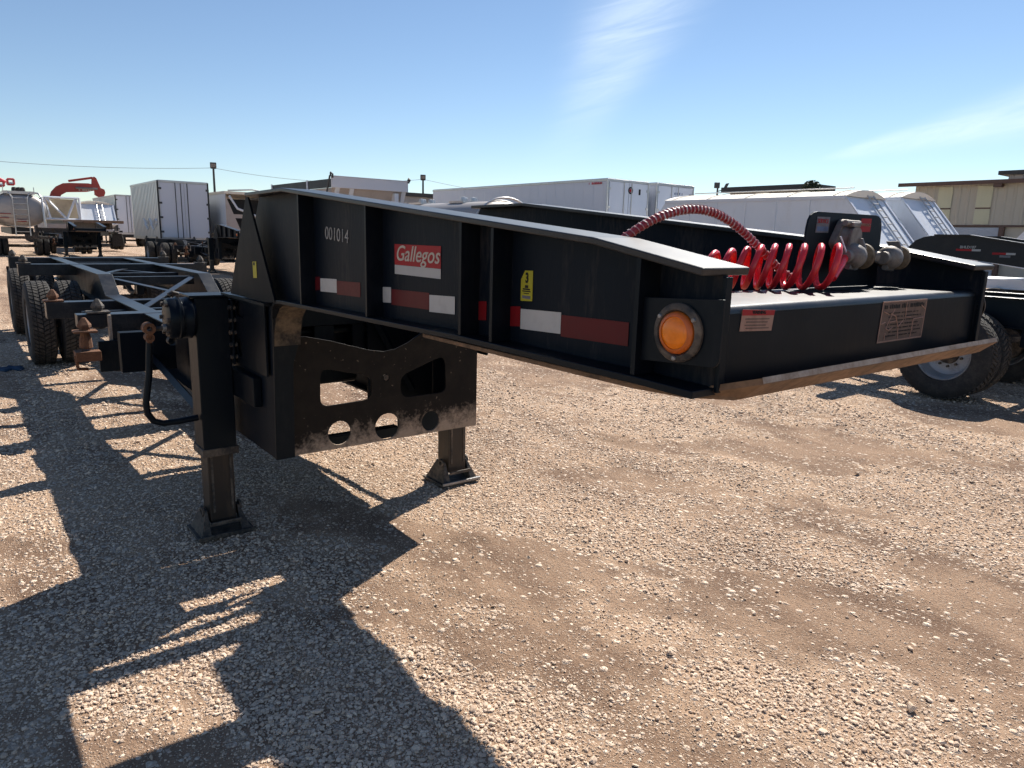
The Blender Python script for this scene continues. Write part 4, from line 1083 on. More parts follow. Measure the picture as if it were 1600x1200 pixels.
def van_trailer(L, W, H, z0, side, end, n_panels, label, corrugated=False, placard=False):
    """rear doors at y = 0 facing -y, body running to +y"""
    T = empty('box_trailer', label=label, cat='trailer')
    h_ = W / 2
    MB().box(-h_, h_, 0.03, L, z0, H - 0.10).build('body', side, T, bevel=0.01)
    MB().box(-h_ - 0.02, h_ + 0.02, 0.0, L + 0.02, H - 0.10, H).build('top_rail', 'aluminium', T, bevel=0.01)
    MB().box(-h_ + 0.02, h_ - 0.02, 0.05, L - 0.02, H, H + 0.02).build('roof', 'van_white', T)
    MB().box(-h_ - 0.015, h_ + 0.015, 0.0, L + 0.01, z0 - 0.16, z0).build('bottom_rail', 'aluminium', T, bevel=0.008)
    rib = None
    for s in (-1, 1):
        for i in range(n_panels):
            y = 0.25 + (L - 0.4) * i / n_panels
            d = 0.03 if corrugated else 0.008
            if rib is None:
                rib = MB().box(-d, d, 0, (L / n_panels) * (0.45 if corrugated else 0.12), z0 + 0.02, H - 0.13).build('side_post', side, T, bevel=0.004, loc=(h_ * s, y, 0))
            else:
                share(rib, 'side_post', T, (h_ * s, y, 0))
        MB().box(h_ * s - 0.06, h_ * s + 0.012, -0.03, 0.035, z0 - 0.05, H - 0.02).build('corner_post', 'aluminium' if not corrugated else 'black_paint_plain', T, bevel=0.01)
    for s in (-1, 1):
        dr = MB().box(0.012 * s, (h_ - 0.065) * s, -0.012, 0.028, z0 + 0.02, H - 0.12).build('door', end, T, bevel=0.006)
        for k in ((0.16, 0.42) if corrugated else (0.3,)):
            MB().cyl((k * s if s < 0 or k < 0.3 else 0.16, -0.035, z0 - 0.02), (k * s if s < 0 or k < 0.3 else 0.16, -0.035, H - 0.1), 0.018, n=8).build('lock_rod', 'pole_dark' if corrugated else 'aluminium', dr)
        for zz in np.linspace(z0 + 0.3, H - 0.4, 4):
            MB().box((h_ - 0.14) * s, (h_ + 0.015) * s, -0.04, -0.012, zz - 0.05, zz + 0.05).build('hinge', 'aluminium' if not corrugated else 'pole_dark', dr)
    MB().box(-h_, h_, -0.01, 0.06, z0 - 0.42, z0 - 0.16).build('bumper_sill', 'black_paint_plain', T)
    MB().box(-0.5, 0.5, 0.3, L - 0.3, z0 - 0.36, z0 - 0.161).build('under_frame', 'black_paint_plain', T)
    road_wheels(T, h_ - 0.15, (1.3, 2.6))
    for s in (-1, 1):
        MB().box((h_ - 0.62) * s, (h_ - 0.02) * s, 0.5, 0.51, 0.25, z0 - 0.2).build('mud_flap', 'tyre_rubber', T)
    for s in (-1, 1):
        MB().box(0.72 * s - 0.06, 0.72 * s + 0.06, L - 2.6, L - 2.48, 0.05, z0 - 0.16).build('support_leg', 'dusty_black', T)
    return T


v1 = van_trailer(7.2, 2.45, 4.08, 1.20, 'van_silver', 'van_white', 18, 'silver ribbed box trailer with three dark door bars, left of the dark bottom dump', corrugated=True)
v1.location = (9.78, 40.8, 0)
for k, zz in enumerate((2.0, 1.75)):       # faded blue-grey swirl print on the near side
    MB().tube([(-1.262, 0.6 + 0.3 * i, zz + 0.16 * math.sin(i * 1.3 + k)) for i in range(12)], 0.045, 4).build('side_print', 'white_paint', v1)
v2 = van_trailer(12.5, 2.45, 4.35, 1.20, 'van_silver', 'van_white', 26, 'plain silver box trailer farther back, half hidden behind the ribbed one', corrugated=True)
v2.location = (12.5, 70.0, 0)
v3 = van_trailer(14.0, 2.5, 4.20, 1.22, 'van_white', 'van_white', 22, 'long white box trailer with a round emblem on its rear door')
v3.location = (23.2, 21.9, 0)
em = MB().lathe([(0.085, 0.0), (0.15, 0.0), (0.15, 0.01), (0.085, 0.01)], (0.10, -0.024, 3.78), 'y', 24, closed=True).build('round_emblem', 'decal_ink', v3)
MB().cyl((0.10, -0.013, 3.78), (0.10, -0.022, 3.78), 0.07, n=16).build('emblem_centre', 'decal_red', em)
MB().box(0.62, 0.72, -0.03, -0.013, 3.62, 3.86).build('rear_vent', 'decal_ink', v3)
marks('side_lettering', 'lift_red', v3, frame_m((-1.272, 0.75, 4.03), (0, -1, 0), (0, 0, 1)), 14, 0.8, 0.10, 4, 0.004)
for k in range(3): marks('door_lettering', 'lift_red', v3, frame_m((0.1, -0.0135, 2.50 - 0.16 * k), (1, 0, 0), (0, 0, 1)), 6, 0.6 - 0.12 * k, 0.10, 30 + k, 0.004)
v4 = van_trailer(14.0, 2.5, 4.20, 1.22, 'van_white', 'van_white', 22, 'white box trailer with blue lettering parked beyond the emblem trailer')
v4.location = (26.05, 21.7, 0)
marks('door_lettering', 'decal_blue', v4, frame_m((0.2, -0.0135, 3.8), (1, 0, 0), (0, 0, 1)), 7, 0.6, 0.11, 9, 0.004)
MB().box(-0.2, 0.55, -0.0145, -0.013, 3.05, 3.15).build('door_plate', 'decal_grey', v4)
MB().box(0.92, 1.04, -0.03, -0.013, 3.45, 3.8).build('rear_vent', 'decal_ink', v4)


def hopper_trailer(label, tarp='cream_tarp'):
    """covered hopper; the ladder slope faces -y"""
    T = empty('hopper_trailer', label=label, cat='trailer', group='white covered hopper trailers')
    h_ = 1.27
    prof = [(-4.85, 1.62), (-3.55, 3.20), (3.55, 3.20), (4.75, 1.62), (2.2, 1.25), (1.0, 0.62), (0.4, 0.62), (0.0, 1.15), (-0.4, 0.62), (-1.0, 0.62), (-2.2, 1.25)]
    MB().plate('x', -h_, h_, prof[::-1]).build('hopper_body', 'white_paint', T)
    for s in (-1, 1):
        MB().box(h_ * s - 0.04, h_ * s + 0.035, -3.58, 3.58, 3.10, 3.22).build('top_rail', 'van_white', T, bevel=0.01)
        a = (-4.9, 1.60); c = (-3.53, 3.23)
        MB().ribbon([a, c], min(h_ * s, (h_ - 0.10) * s), max(h_ * s, (h_ - 0.10) * s), 0.03).build('slope_trim', 'van_white', T)
        for y in (-2.4, -1.2, 0, 1.2, 2.4):
            MB().box(h_ * s, (h_ + 0.03) * s, y - 0.04, y + 0.04, 1.5, 3.1).build('side_rib', 'white_paint', T)
    # rolled tarp with a low crown
    sec = []
    for i in range(9):
        t = -1 + 2 * i / 8; sec.append((t * (h_ + 0.02), 3.222 + 0.22 * (1 - t * t)))
    sec += [(h_ + 0.02, 3.21), (-h_ - 0.02, 3.21)]
    MB().plate('y', -3.62, 3.62, sec).build('roll_tarp', tarp, T, smooth=35)
    for y in (-3.2, -1.6, 0, 1.6, 3.2):
        MB().tube([(x * 1.003, y, z + 0.012) for x, z in sec[:9]], 0.016, 5).build('tarp_bow', tarp, T)
    MB().tube([(-0.25, -3.3, 3.52), (-0.25, 3.0, 3.52)], 0.02, 6).build('tarp_crank_rod', 'aluminium', T)
    # ladder lying on the slope
    d = Vector((0, 1.30, 1.58)).normalized(); n = Vector((0, -d.z, d.y))
    base = Vector((0, -4.85, 1.62)) + n * 0.10
    lad = None
    for x in (0.02, 0.42):
        r = MB().tube([base + Vector((x, 0, 0)), base + Vector((x, 0, 0)) + d * 2.18], 0.025, 6).build('ladder_rail', 'aluminium', T)
        lad = lad or r
    for k in range(8):
        p = base + d * (0.12 + k * 0.27)
        MB().tube([p + Vector((0.02, 0, 0)), p + Vector((0.42, 0, 0))], 0.02, 6).build('ladder_rung', 'aluminium', lad)
    MB().box(-0.9, 0.9, -5.4, 5.4, 1.0, 1.24).build('frame', 'white_paint', T)
    for s in (-1, 1):
        MB().tube([(0.7 * s, -4.9, 1.24), (0.7 * s, -4.4, 1.9)], 0.05, 6).build('frame_strut', 'white_paint', T)
    road_wheels(T, 1.10, (3.3, 4.6))
    for s in (-1, 1):
        MB().box(0.75 * s - 0.06, 0.75 * s + 0.06, -4.2, -4.05, 0.05, 1.0).build('support_leg', 'dusty_black', T)
    return T


HP = hopper_trailer('white covered hopper trailer with a ladder, behind the connector plate')
HP.location = (23.25, 15.2, 0)
for loc, lab in (((26.5, 15.0, 0.12), 'white covered hopper trailer with a ladder, right of the one behind the connector plate'), ((9.62, 72.5, 0.25), 'small far white hopper trailer with a ladder, below the orange excavator'), ((21.2, 1.95, -0.25), 'white hopper trailer cut off by the right edge, before the beige building')):
    c = copy_tree(HP); c.location = loc; tag(c, lab)

# white truss-fronted bottom dump at far left
T = empty('truss_trailer', (7.05, 67.0, 0), label='cream truss-fronted dump trailer right of the aluminium tanker', cat='trailer')
MB().plate('x', -1.1, 1.1, [(0.5, 3.7), (0.9, 1.8), (7.0, 1.8), (8.0, 3.7)]).build('dump_body', 'beige_paint', T)
zt0, zt1 = 2.15, 3.80
for a, c in (((-1.2, zt1), (1.2, zt1)), ((-1.2, zt0), (1.2, zt0)), ((-1.2, zt1), (-0.85, zt0)), ((1.2, zt1), (1.2, zt0)), ((-1.1, zt1), (0.25, zt0)), ((0.25, zt0), (0.95, zt1)), ((0.95, zt1), (1.15, zt0))):
    MB().tube([(a[0], 0.2, a[1]), (c[0], 0.2, c[1])], 0.085, 4).build('truss_bar', 'white_paint', T)
MB().box(-1.15, 1.15, 0.1, 8.0, 1.45, 1.8).build('frame', 'taupe_paint', T)
road_wheels(T, 1.05, (5.8, 7.0))
for s in (-1, 1): MB().box(0.7 * s - 0.06, 0.7 * s + 0.06, 1.2, 1.32, 0.05, 1.45).build('support_leg', 'dusty_black', T)


# white open-top dump body in the middle, its front end towards us
T = empty('dump_trailer', (12.1, 24.0, 0), label='white open dump trailer with black side boards, just above the gooseneck', cat='trailer')
z0, z1 = 1.5, 3.22
MB().plate('x', -1.46, -1.42, [(0.1, z1), (0.85, z0), (6.0, z0), (6.0, z1)]).build('side_wall', 'taupe_paint', T)
MB().plate('x', 1.42, 1.46, [(0.1, z1), (0.85, z0), (6.0, z0), (6.0, z1)]).build('side_wall', 'taupe_paint', T)
MB().ribbon([(0.1, z1), (0.85, z0)], -1.42, 1.42, 0.03).build('front_slope', 'taupe_paint', T)
MB().box(-1.40, 1.40, 5.9, 6.0, z0, z1).build('tail_gate', 'taupe_paint', T)
MB().box(-1.5, 1.5, 0.0, 0.12, z1, 3.60).build('front_board', 'van_white', T, bevel=0.012)
MB().box(-1.5, 1.5, -0.02, 0.15, 3.60, 3.625).build('front_cap', 'white_paint', T)
for s in (-1, 1):
    MB().box(1.44 * s, 1.50 * s, 0.15, 6.0, z1 + 0.01, 3.52).build('side_board', 'black_paint_plain', T)
    for y in (2.2, 5.95): MB().box(1.50 * s, 1.53 * s, y - 0.05, y + 0.05, z1, 3.55).build('board_post', 'white_paint', T)
    MB().tube([(1.5 * s, -0.02, 3.55), (1.52 * s, -0.1, 3.66), (1.54 * s, 0.02, 3.72), (1.52 * s, 0.08, 3.62)], 0.035, 6).build('tarp_hook', 'pole_dark', T)
MB().tube([(-1.56, 0.05, 3.62), (-1.58, 0.75, 2.2)], 0.03, 6).build('tarp_arm', 'pole_dark', T)
for x in (-1.36, -0.82):
    MB().ribbon([(0.04, z1), (0.79, z0)], x, x + 0.16, 0.06).build('slope_stringer', 'white_paint', T)
MB().ribbon([(0.04, z1), (0.79, z0)], 1.26, 1.42, 0.06).build('slope_stringer', 'white_paint', T)
MB().box(0.92, 1.08, -0.02, 0.6, 2.3, 3.15).build('hydraulic_post', 'white_paint', T)
MB().box(-0.6, 0.6, 0.9, 6.0, 1.1, 1.49).build('frame', 'black_paint_plain', T)
road_wheels(T, 1.2, (4.0, 5.3))
for s in (-1, 1): MB().box(0.7 * s - 0.06, 0.7 * s + 0.06, 1.4, 1.52, 0.05, 1.3).build('support_leg', 'dusty_black', T)

# dark bottom dump beside the ribbed box trailer
T = empty('bottom_dump_trailer', (12.95, 40.0, 0), label='dark open bottom dump trailer with white bent frame bars', cat='trailer')
MB().box(-1.35, -1.30, 0, 8, 1.5, 3.55).build('side_wall', 'white_paint', T)
MB().box(1.30, 1.35, 0, 8, 1.5, 3.55).build('side_wall', 'white_paint', T)
MB().box(-1.3, 1.3, 1.6, 1.65, 1.5, 3.35).build('inner_bulkhead', 'black_paint_plain', T)
MB().box(-1.4, 1.4, -0.05, 8.0, 3.55, 3.68).build('top_rail', 'cream_tarp', T)
MB().tube([(-1.2, -0.08, 3.72), (0.1, -0.08, 3.82), (0.9, -0.08, 3.72)], 0.04, 6).build('tarp_bow', 'aluminium', T)
MB().box(-1.3, 1.3, -0.04, 0.02, 2.30, 2.50).build('cross_bar', 'taupe_paint', T)
MB().tube([(-1.15, -0.1, 3.45), (-0.75, -0.1, 2.8), (0.35, -0.1, 2.4)], 0.06, 6).build('bent_bar', 'white_paint', T)
MB().plate('y', -0.03, 0.05, [(-1.33, 1.5), (-0.55, 1.5), (-1.33, 3.5)]).build('corner_plate', 'taupe_paint', T)
MB().box(-0.9, 0.9, 0.1, 8, 1.1, 1.49).build('frame', 'black_paint_plain', T)
road_wheels(T, 1.15, (1.2, 2.5))


def tanker(label, L, W, Hh, zc, mat='tank_aluminium'):
    """elliptical tank, dished end at y = 0 facing -y"""
    T = empty('tank_trailer', label=label, cat='trailer', group='aluminium tank trailers')
    mb = MB(); n = 40
    st = [(-0.0, 0.02), (0.01, 0.35), (0.04, 0.62), (0.10, 0.84), (0.18, 0.95), (0.28, 1.0), (L - 0.28, 1.0), (L - 0.1, 0.84), (L, 0.02)]
    for y, k in st:
        for i in range(n):
            a = 2 * math.pi * i / n
            e = lambda q: math.copysign(abs(q) ** 0.86, q)
            mb.v.append((e(math.cos(a)) * W / 2 * k, y, zc + e(math.sin(a)) * Hh / 2 * k))
    for j in range(len(st) - 1):
        for i in range(n):
            a, c = j * n + i, j * n + (i + 1) % n
            mb.f.append((a, c, c + n, a + n))
    mb.f.append(tuple(range(n))); mb.f.append(tuple((len(st) - 1) * n + i for i in range(n)))
    mb.build('tank_shell', mat, T, smooth=50)
    for y in (0.28, 0.28 + (L - 0.56) / 3, 0.28 + 2 * (L - 0.56) / 3, L - 0.28):
        rb = MB()
        ring = [((W / 2 + 0.02) * math.cos(2 * math.pi * i / 32), y, zc + (Hh / 2 + 0.02) * math.sin(2 * math.pi * i / 32)) for i in range(33)]
        rb.tube(ring, 0.03, 6).build('tank_band', 'aluminium', T, smooth=60)
    return T


T = tanker('bare aluminium tanker trailer with a rear ladder, at the far left', 11.0, 2.42, 1.70, 2.42)
T.location = (2.98, 46.5, 0)
ld = None
for x in (-0.32, 0.32):
    r = MB().tube([(x * 1.0, -0.12, 1.1), (x, -0.12, 3.05), (x * 1.6, 0.2, 3.40)], 0.028, 6).build('ladder_rail', 'aluminium', T); ld = ld or r
for k in range(7): MB().tube([(-0.32, -0.12, 1.3 + 0.29 * k), (0.32, -0.12, 1.3 + 0.29 * k)], 0.02, 6).build('ladder_rung', 'aluminium', ld)
MB().tube([(1.02, -0.05, 1.6), (0.98, -0.05, 3.1), (0.85, 0.1, 3.32), (0.5, 0.2, 3.36)], 0.05, 8).build('vapour_pipe', 'aluminium', T, smooth=60)
MB().box(-0.7, 0.7, 0.1, 8.0, 3.25, 3.40).build('walkway', 'aluminium', T)
for x in (-0.68, 0.68): MB().tube([(x, 0.1, 3.4), (x, 0.1, 3.62)], 0.02, 6).build('rail_post', 'aluminium', T)
for x in (-0.16, 0.05, 0.2): MB().lathe([(0.0, 0.22), (0.10, 0.2), (0.13, 0.1), (0.13, 0.0)], (x, 0.5, 3.40), 'z', 12).build('hatch', 'dusty_black', T)
MB().box(-0.2, 0.2, -0.10, -0.06, 1.82, 1.92).build('red_plate', 'decal_red', T)
for k, w_ in enumerate((0.5, 0.4)): MB().box(-0.95, -0.95 + w_, -0.03 - 0.01 * k, 0.04, 2.20 - 0.22 * k, 2.23 - 0.22 * k).build('tank_print', 'decal_red', T)
MB().box(-0.5, 0.5, 0.3, 10.5, 1.15, 1.5).build('frame', 'black_paint_plain', T)
MB().box(-1.2, 1.2, 0.05, 0.2, 0.92, 1.06).build('rear_bumper', 'dusty_black', T)
road_wheels(T, 1.1, (1.5, 2.8))
T2 = tanker('polished tank trailer with an end hoop, in front of the long white box trailer', 9.0, 2.2, 1.50, 2.18)
T2.location = (15.3, 20.2, -0.02)
hp = [(1.2 * math.cos(a), -0.02, 2.18 + 0.86 * math.sin(a)) for a in np.linspace(-0.4, math.pi + 0.4, 24)]
MB().tube(hp, 0.035, 8).build('end_hoop', 'aluminium', T2, smooth=60)
for y in (2.2, 5.2):
    for k in range(4): MB().lathe([(0.0, 0.16), (0.09, 0.14), (0.11, 0.0)], (-0.3 + 0.22 * k, y + 0.2 * (k % 2), 2.96), 'z', 10).build('hatch', 'aluminium', T2)
    MB().box(-0.55, 0.55, y - 0.35, y + 0.6, 2.88, 2.96).build('walkway', 'aluminium', T2)
MB().box(-0.5, 0.5, 0.3, 8.5, 1.15, 1.54).build('frame', 'black_paint_plain', T2)
road_wheels(T2, 1.1, (1.5, 2.8))
for s in (-1, 1): MB().box(0.7 * s - 0.06, 0.7 * s + 0.06, 6.5, 6.62, 0.05, 1.3).build('support_leg', 'dusty_black', T2)

# wood-decked flatbed between the far chassis and the ribbed box trailer
T = empty('flatbed_trailer', (8.1, 55.5, 0.12), label='wood-decked flatbed trailer with a row of white lamps, far left', cat='trailer')
for i in range(8):
    MB().box(-1.16 + i * 0.29, -0.88 + i * 0.29, 0.0, 10.5, 1.86, 1.93 + 0.004 * (i % 2)).build('deck_plank', 'wood_deck', T)
for s in (-1, 1): MB().box(1.165 * s, 1.22 * s, 0.0, 10.5, 1.80, 1.95).build('side_rail', 'wood_deck', T)
MB().box(-1.2, 1.2, -0.08, 0.0, 1.76, 1.95).build('rear_sill', 'wood_deck', T)
for s in (-1, 1): MB().box(0.45 * s - 0.08, 0.45 * s + 0.08, 0.1, 10.4, 1.35, 1.855).build('main_beam', 'dusty_black', T)
MB().box(-1.1, 1.1, -0.06, 0.04, 1.18, 1.30).build('lamp_bar', 'black_paint_plain', T)
for k in range(5): MB().box(-0.9 + k * 0.38, -0.62 + k * 0.38, -0.075, -0.06, 1.20, 1.28).build('bar_lamp', 'tape_white', T)
road_wheels(T, 1.08, (0.9, 2.2))
MB().box(-1.1, -0.5, 0.30, 0.31, 0.25, 1.1).build('mud_flap', 'tyre_rubber', T)
MB().box(0.5, 1.1, 0.30, 0.31, 0.25, 1.1).build('mud_flap', 'tyre_rubber', T)

# black gooseneck trailer with a rounded neck beyond the right chassis
T = empty('gooseneck_trailer', (12.9, 0, 0), label='black trailer with a rounded gooseneck and red-white decals, at right', cat='trailer')
neck = [(5.35, 1.62)] + [(4.95 + 0.40 * math.cos(R_(a)), 1.62 + 0.27 * math.sin(R_(a))) for a in (20, 45, 65, 80, 90)] + [(4.45, 1.89), (3.6, 1.76), (2.2, 1.58), (0.5, 1.40), (-6, 1.36), (-6, 1.10), (1.0, 1.12), (3.0, 1.36), (4.4, 1.54), (5.0, 1.56)]
for s in (-1, 1):
    MB().plate('x', 0.62 * s - 0.02, 0.62 * s + 0.02, neck).build('neck_beam', 'black_paint_plain', T)
    top = neck[5:11]
    MB().ribbon(top[::-1], 0.62 * s - 0.07, 0.62 * s + 0.07, 0.02).build('neck_flange', 'black_paint_dusty', T)
xd = -0.642
for (ya, yb, za, zb, mt) in ((4.62, 4.40, 1.665, 1.695, 'decal_red'), (4.40, 4.28, 1.665, 1.695, 'decal_white'), (4.12, 3.94, 1.625, 1.655, 'decal_red'), (3.94, 3.82, 1.625, 1.655, 'decal_white'), (4.02, 3.88, 1.585, 1.618, 'decal_grey')):
    MB().box(xd - 0.003, xd, yb, ya, za, zb).build('decal', mt, T)
text('unit_number', 'BHLD107', 'decal_white', T, 0.055, frame_m((xd - 0.002, 4.46, 1.722), (0, -1, 0), (0, 0, 1)), bold=0.001)
MB().box(-0.6, 0.6, 3.9, 5.0, 1.54, 1.56).build('coupler_plate', 'dusty_black', T)
for y in (4.8, 4.0, 2.5, 0.8): MB().box(-0.6, 0.6, y - 0.05, y + 0.05, lerp_line([(-6, 1.36), (0.5, 1.40), (2.2, 1.55), (3.6, 1.72), (4.45, 1.85), (5.4, 1.8)], y) - 0.14, lerp_line([(-6, 1.36), (0.5, 1.40), (2.2, 1.55), (3.6, 1.72), (4.45, 1.85), (5.4, 1.8)], y) - 0.04).build('neck_cross_member', 'black_paint_plain', T)
for s in (-1, 1):
    MB().box(0.7 * s - 0.06, 0.7 * s + 0.06, 2.4, 2.52, 0.05, 1.45).build('support_leg', 'dusty_black', T)
road_wheels(T, 1.1, (-4.0, -5.3))

# ------------------------------------------------------------------ machines far off
T = empty('excavator', (8.62, 85.0, 0), label='orange excavator with its boom folded, above the far left trailers', cat='excavator')
k = 85.0 * 0.836 / 1106


def ep(px, py): return ((px - 96) * k, 1.7 + (354 - py) * k)


def eplate(name, pts, y0, y1, mat='excavator_orange'):
    MB().plate('y', y0, y1, [ep(*p) for p in pts]).build(name, mat, T, bevel=0.03)


eplate('boom', [(85, 312), (88, 304), (95, 296), (104, 291), (112, 290), (138, 289), (148, 291), (148, 299), (136, 302), (108, 304), (100, 309), (98, 316), (86, 318)], -0.35, 0.35)
eplate('stick', [(144, 280), (147, 278), (150, 280), (155, 295), (160, 297), (161, 302), (158, 310), (154, 311), (146, 306), (146, 296), (143, 290)], -0.22, 0.22)
MB().tube([(ep(112, 287)[0], 0, ep(112, 287)[1]), (ep(145, 280)[0], 0, ep(145, 280)[1])], 0.11, 8).build('stick_cylinder', 'excavator_orange', T)
for y in (-0.42, 0.42): MB().tube([(ep(120, 297)[0], y, ep(120, 297)[1]), (ep(150, 297)[0], y, ep(150, 297)[1])], 0.10, 8).build('boom_cylinder', 'cast_grey', T)
marks('lettering', 'decal_cream', T, frame_m((ep(133, 299.5)[0], -0.352, ep(133, 299.5)[1]), (1, 0, 0), (0, 0, 1)), 7, 1.15, 0.16, 2, 0.01)
eplate('house', [(60, 340), (60, 322), (84, 318), (98, 318), (100, 340)], -1.3, 1.3)
MB().box(-2.6, -0.6, -1.32, -0.2, 2.2, 4.2).build('cab', 'glass_dark', T, bevel=0.05)
for s in (-1, 1): MB().plate('y', 1.15 * s - 0.3, 1.15 * s + 0.3, rounded([(-3.0, 0.02), (2.2, 0.02), (2.2, 0.95), (-3.0, 0.95)], 0.4, 5)).build('track', 'dusty_black', T)
MB().box(-2.2, 1.4, -0.85, 0.85, 0.5, 1.9).build('undercarriage', 'dusty_black', T)

T = empty('boom_lift', (4.2, 84.0, 0), label='red and white boom lift basket at the far left edge', cat='boom lift')
k2 = 84.0 * 0.82 / 1106


def lp(px, py): return ((px - 12) * k2, 1.7 + (352 - py) * k2)


for a, c in (((-20, 290), (2, 283)), ((2, 283), (16, 291)), ((-25, 330), (-20, 290))):
    A, Cc = lp(*a), lp(*c)
    MB().tube([(A[0], 0, A[1]), (Cc[0], 0, Cc[1])], 0.16, 6).build('boom_arm', 'lift_red', T)
for x0_, x1_, y0_, y1_ in ((18, 26, 286, 294), (4, 13, 290, 297)):
    for yy in (-0.5, 0.5):
        A, Cc = lp(x0_, y0_), lp(x1_, y1_)
        for a, c in ((A, (Cc[0], A[1])), ((Cc[0], A[1]), Cc), (Cc, (A[0], Cc[1])), ((A[0], Cc[1]), A)):
            MB().tube([(a[0], yy, a[1]), (c[0], yy, c[1])], 0.08, 5).build('basket_rail', 'lift_red', T)
    MB().box(lp(x0_, 0)[0], lp(x1_, 0)[0], -0.5, 0.5, lp(0, y1_)[1], lp(0, y1_ - 3.5)[1]).build('basket_panel', 'white_paint', T)
MB().box(-4.2, -1.6, -1.1, 1.1, 0.6, 2.2).build('chassis', 'lift_red', T, bevel=0.05)
for x in (-3.8, -2.0):
    for s in (-1, 1): MB().cyl((x, 1.05 * s, 0.5), (x, 1.4 * s, 0.5), 0.5, n=20).build('wheel', 'tyre_rubber', T)

# ------------------------------------------------------------------ buildings
T = empty('metal_building', (45.0, 0, 0), label='beige ribbed metal building with brown roof trim, at right', cat='building')
YL, YR = 19.6, -34.0
eave = lambda y: 5.28 + (19.6 - y) * 0.0
MB().box(0.0, 24.0, YR, YL, 2.96, 5.25).build('wall', 'wall_beige', T)
MB().box(0.15, 24.0, YR, YL, 0.0, 2.93).build('lower_wall', 'wall_beige', T)
MB().box(-0.06, 0.14, YR, YL, 2.90, 3.00).build('wall_girt', 'brown_trim', T)
rb = None
yy = YL - 0.15
while yy > -8:
    if rb is None: rb = MB().plate('z', 3.0, 5.2, [(-0.03, -0.05), (0.001, -0.09), (0.001, 0.09), (-0.03, 0.05)]).build('wall_rib', 'wall_beige', T, loc=(0, yy, 0))
    else: share(rb, 'wall_rib', T, (0, yy, 0))
    yy -= 0.45
for y0_, y1_ in ((18.3, 17.55), (16.3, 15.55), (13.9, 13.1), (9.4, 8.6)):
    p = MB().box(-0.045, -0.032, y1_, y0_, 3.93, 5.1).build('skylight_panel', 'skylight_panel', T)
    MB().box(-0.045, -0.032, y1_, y0_, 3.05, 3.87).build('skylight_panel', 'skylight_panel', T)
    MB().box(-0.05, -0.046, y1_, y0_, 3.86, 3.94).build('panel_seam', 'brown_trim', p)
MB().add([(-0.5, YL + 0.7, 5.25), (-0.5, YR, 5.25), (12, YR, 5.9), (12, YL + 0.7, 5.9), (-0.5, YL + 0.7, 5.33), (-0.5, YR, 5.33), (12, YR, 5.98), (12, YL + 0.7, 5.98)], [(0, 1, 2, 3), (4, 7, 6, 5), (0, 4, 5, 1), (1, 5, 6, 2), (2, 6, 7, 3), (3, 7, 4, 0)]).build('roof', 'roof_rust', T)
MB().box(-0.62, -0.46, YR, YL + 0.75, 5.16, 5.36).build('eave_trim', 'brown_trim', T)
MB().box(-0.58, -0.2, 15.0, 15.4, 4.98, 5.15).build('gutter_box', 'brown_trim', T)
MB().box(-0.05, 0.10, 15.0, 18.2, 0.02, 2.86).build('door', 'door_blue', T)
for y in (14.86, 18.34): MB().box(-0.08, 0.12, y - 0.12, y + 0.12, 0.0, 2.89).build('door_jamb', 'brown_trim', T)

T = empty('grey_building', (66.0, 0, 0), label='taller grey metal building rising behind the beige one', cat='building')
MB().box(0, 20, -30, 21.9, 0, 7.45).build('wall', 'wall_grey', T)
rb = None; yy = 21.6
while yy > 12:
    if rb is None: rb = MB().box(-0.04, 0.0, -0.07, 0.07, 4.0, 7.4).build('wall_rib', 'wall_grey', T, loc=(0, yy, 0))
    else: share(rb, 'wall_rib', T, (0, yy, 0))
    yy -= 0.6
MB().box(-0.5, 20.5, -30, 22.5, 7.45, 7.75).build('roof', 'dark_roof', T)

T = empty('dark_roofed_building', (66.0, 36.0, 0), label='low building with a flat dark roof behind the hopper trailers', cat='building')
MB().box(0, 3, 2.2, 11.6, 0, 6.85).build('wall', 'wall_grey', T)
MB().box(-0.8, 3.4, 1.8, 12.2, 6.85, 7.4).build('roof', 'dark_roof', T)

T = empty('far_building', (42.0, 80.0, 0), label='low pale building far behind the polished tank trailer', cat='building')
MB().box(0, 16, 0, 10, 0, 6.3).build('wall', 'wall_grey', T)
MB().box(-0.4, 16.4, -0.4, 10.4, 6.3, 6.75).build('roof', 'dark_roof', T)
for x in (1.5, 4.2, 6.9, 9.6): MB().box(x, x + 1.6, -0.05, 0.0, 3.2, 5.6).build('window', 'decal_white', T)

# a dark tree top beside the flat roof
T = empty('small_tree', (64.0, 37.2, -0.6), label='dark tree top showing beside the flat dark roof', cat='tree')
MB().tube([(0, 0, 0), (0.1, 0.05, 3.0), (0.0, 0.1, 6.0), (0.1, 0, 7.6)], [0.22, 0.17, 0.11, 0.05], 8).build('trunk', 'wood_deck', T)
lv = MB()
g = random.Random(5)
for i in range(1400):
    while True:
        p = Vector((g.uniform(-1, 1), g.uniform(-1, 1), g.uniform(-1, 1)))
        if 0.35 < p.length < 1: break
    p = Vector((p.x * 0.95, p.y * 0.95, 7.25 + p.z * 0.95))
    a = Vector((g.uniform(-1, 1), g.uniform(-1, 1), g.uniform(-1, 1))).normalized() * 0.12
    c = a.cross(Vector((g.uniform(-1, 1), g.uniform(-1, 1), g.uniform(-1, 1)))).normalized() * 0.07
    lv.add([p - a, p + c, p + a, p - c], [(0, 1, 2, 3)])
o = bpy.data.objects.new('crown', lv.mesh('crown', 'leaf_dark', None, fix=False)); COL.objects.link(o); o.parent = T

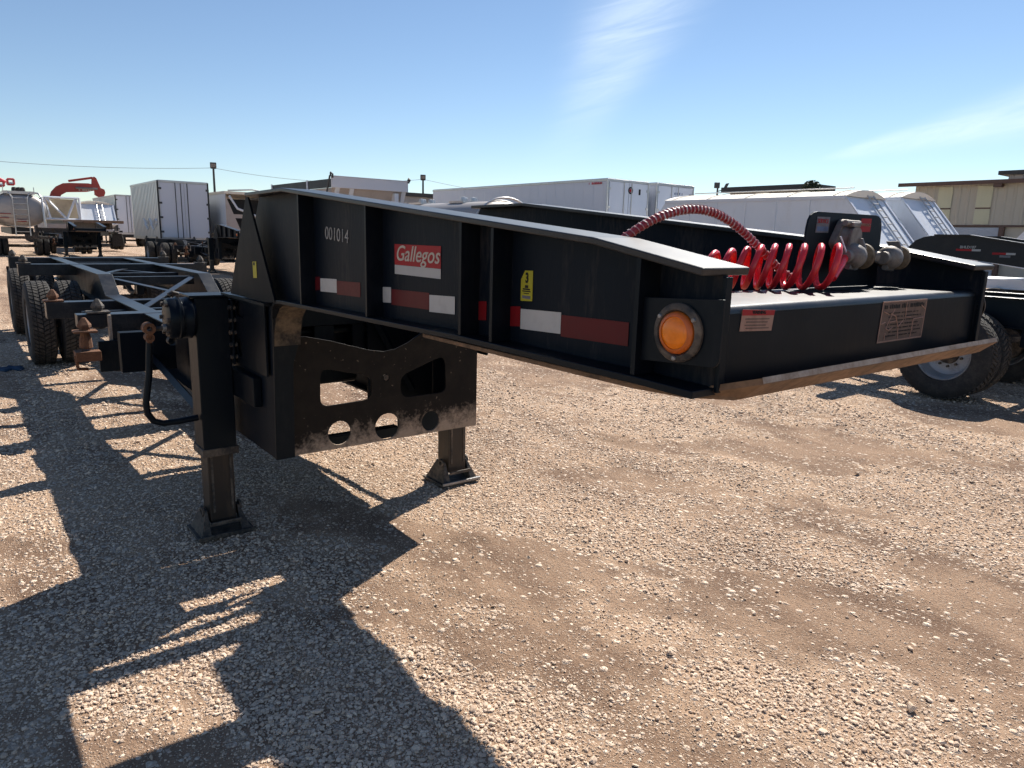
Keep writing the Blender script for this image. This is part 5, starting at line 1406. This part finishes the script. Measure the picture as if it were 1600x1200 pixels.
# ------------------------------------------------------------------ light poles and overhead wire
POLES = [((24.43, 87.97), 'dark light pole with a boxy lamp, right of the ribbed box trailer', 1), ((48.24, 81.33), 'dark light pole with a boxy lamp, right of the open dump trailer', 1), ((77.85, 58.1), 'pale twin-lamp light pole above the white hopper trailers', 2)]
for (x, y), lab, n in POLES:
    T = empty('light_pole', (x, y, 0), math.atan2(-x, y) * 1.0, lab, 'light pole', 'yard light poles')
    MB().tube([(0, 0, 0), (0, 0, 8.6)], [0.17, 0.11], 10).build('pole', 'pole_dark', T, smooth=60)
    if n == 1:
        MB().box(-0.34, 0.34, -0.25, 0.3, 8.55, 9.15).build('lamp_head', 'pole_dark', T, bevel=0.06)
        MB().box(-0.26, 0.26, -0.28, -0.25, 8.6, 9.0).build('lamp_glass', 'cast_grey', T)
        MB().tube([(-0.3, 0, 8.5), (0.3, 0, 8.5)], 0.05, 6).build('bracket', 'pole_dark', T)
    else:
        MB().tube([(-0.1, 0, 8.0), (0.95, 0, 8.35)], 0.06, 6).build('bracket', 'pole_dark', T)
        MB().box(-0.45, 0.25, -0.25, 0.3, 8.45, 9.15).build('lamp_head', 'pole_dark', T, bevel=0.06)
        MB().plate('y', -0.25, 0.3, [(0.7, 8.4), (1.15, 8.55), (1.4, 9.1), (0.95, 9.0)]).build('lamp_head', 'pole_dark', T, bevel=0.06)


def wire(a, c, sag, lab):
    a, c = Vector(a), Vector(c)
    pts = [a.lerp(c, i / 24) - Vector((0, 0, sag * 4 * (i / 24) * (1 - i / 24))) for i in range(25)]
    o = MB().tube(pts, 0.022, 5).build('overhead_wire', 'wire_grey')
    tag(o, lab, 'wire', 'overhead wires')


wire((24.43, 87.97, 8.55), (-8.0, 96.0, 8.75), 0.75, 'thin dark wire sagging across the sky from the left edge to the first light pole')
wire((24.43, 87.97, 8.55), (48.24, 81.33, 8.6), 0.9, 'thin wire strung between the two boxy-lamp light poles')
wire((48.24, 81.33, 8.6), (66.0, 74.0, 6.6), 0.35, 'thin wire running down right from the second boxy-lamp light pole')
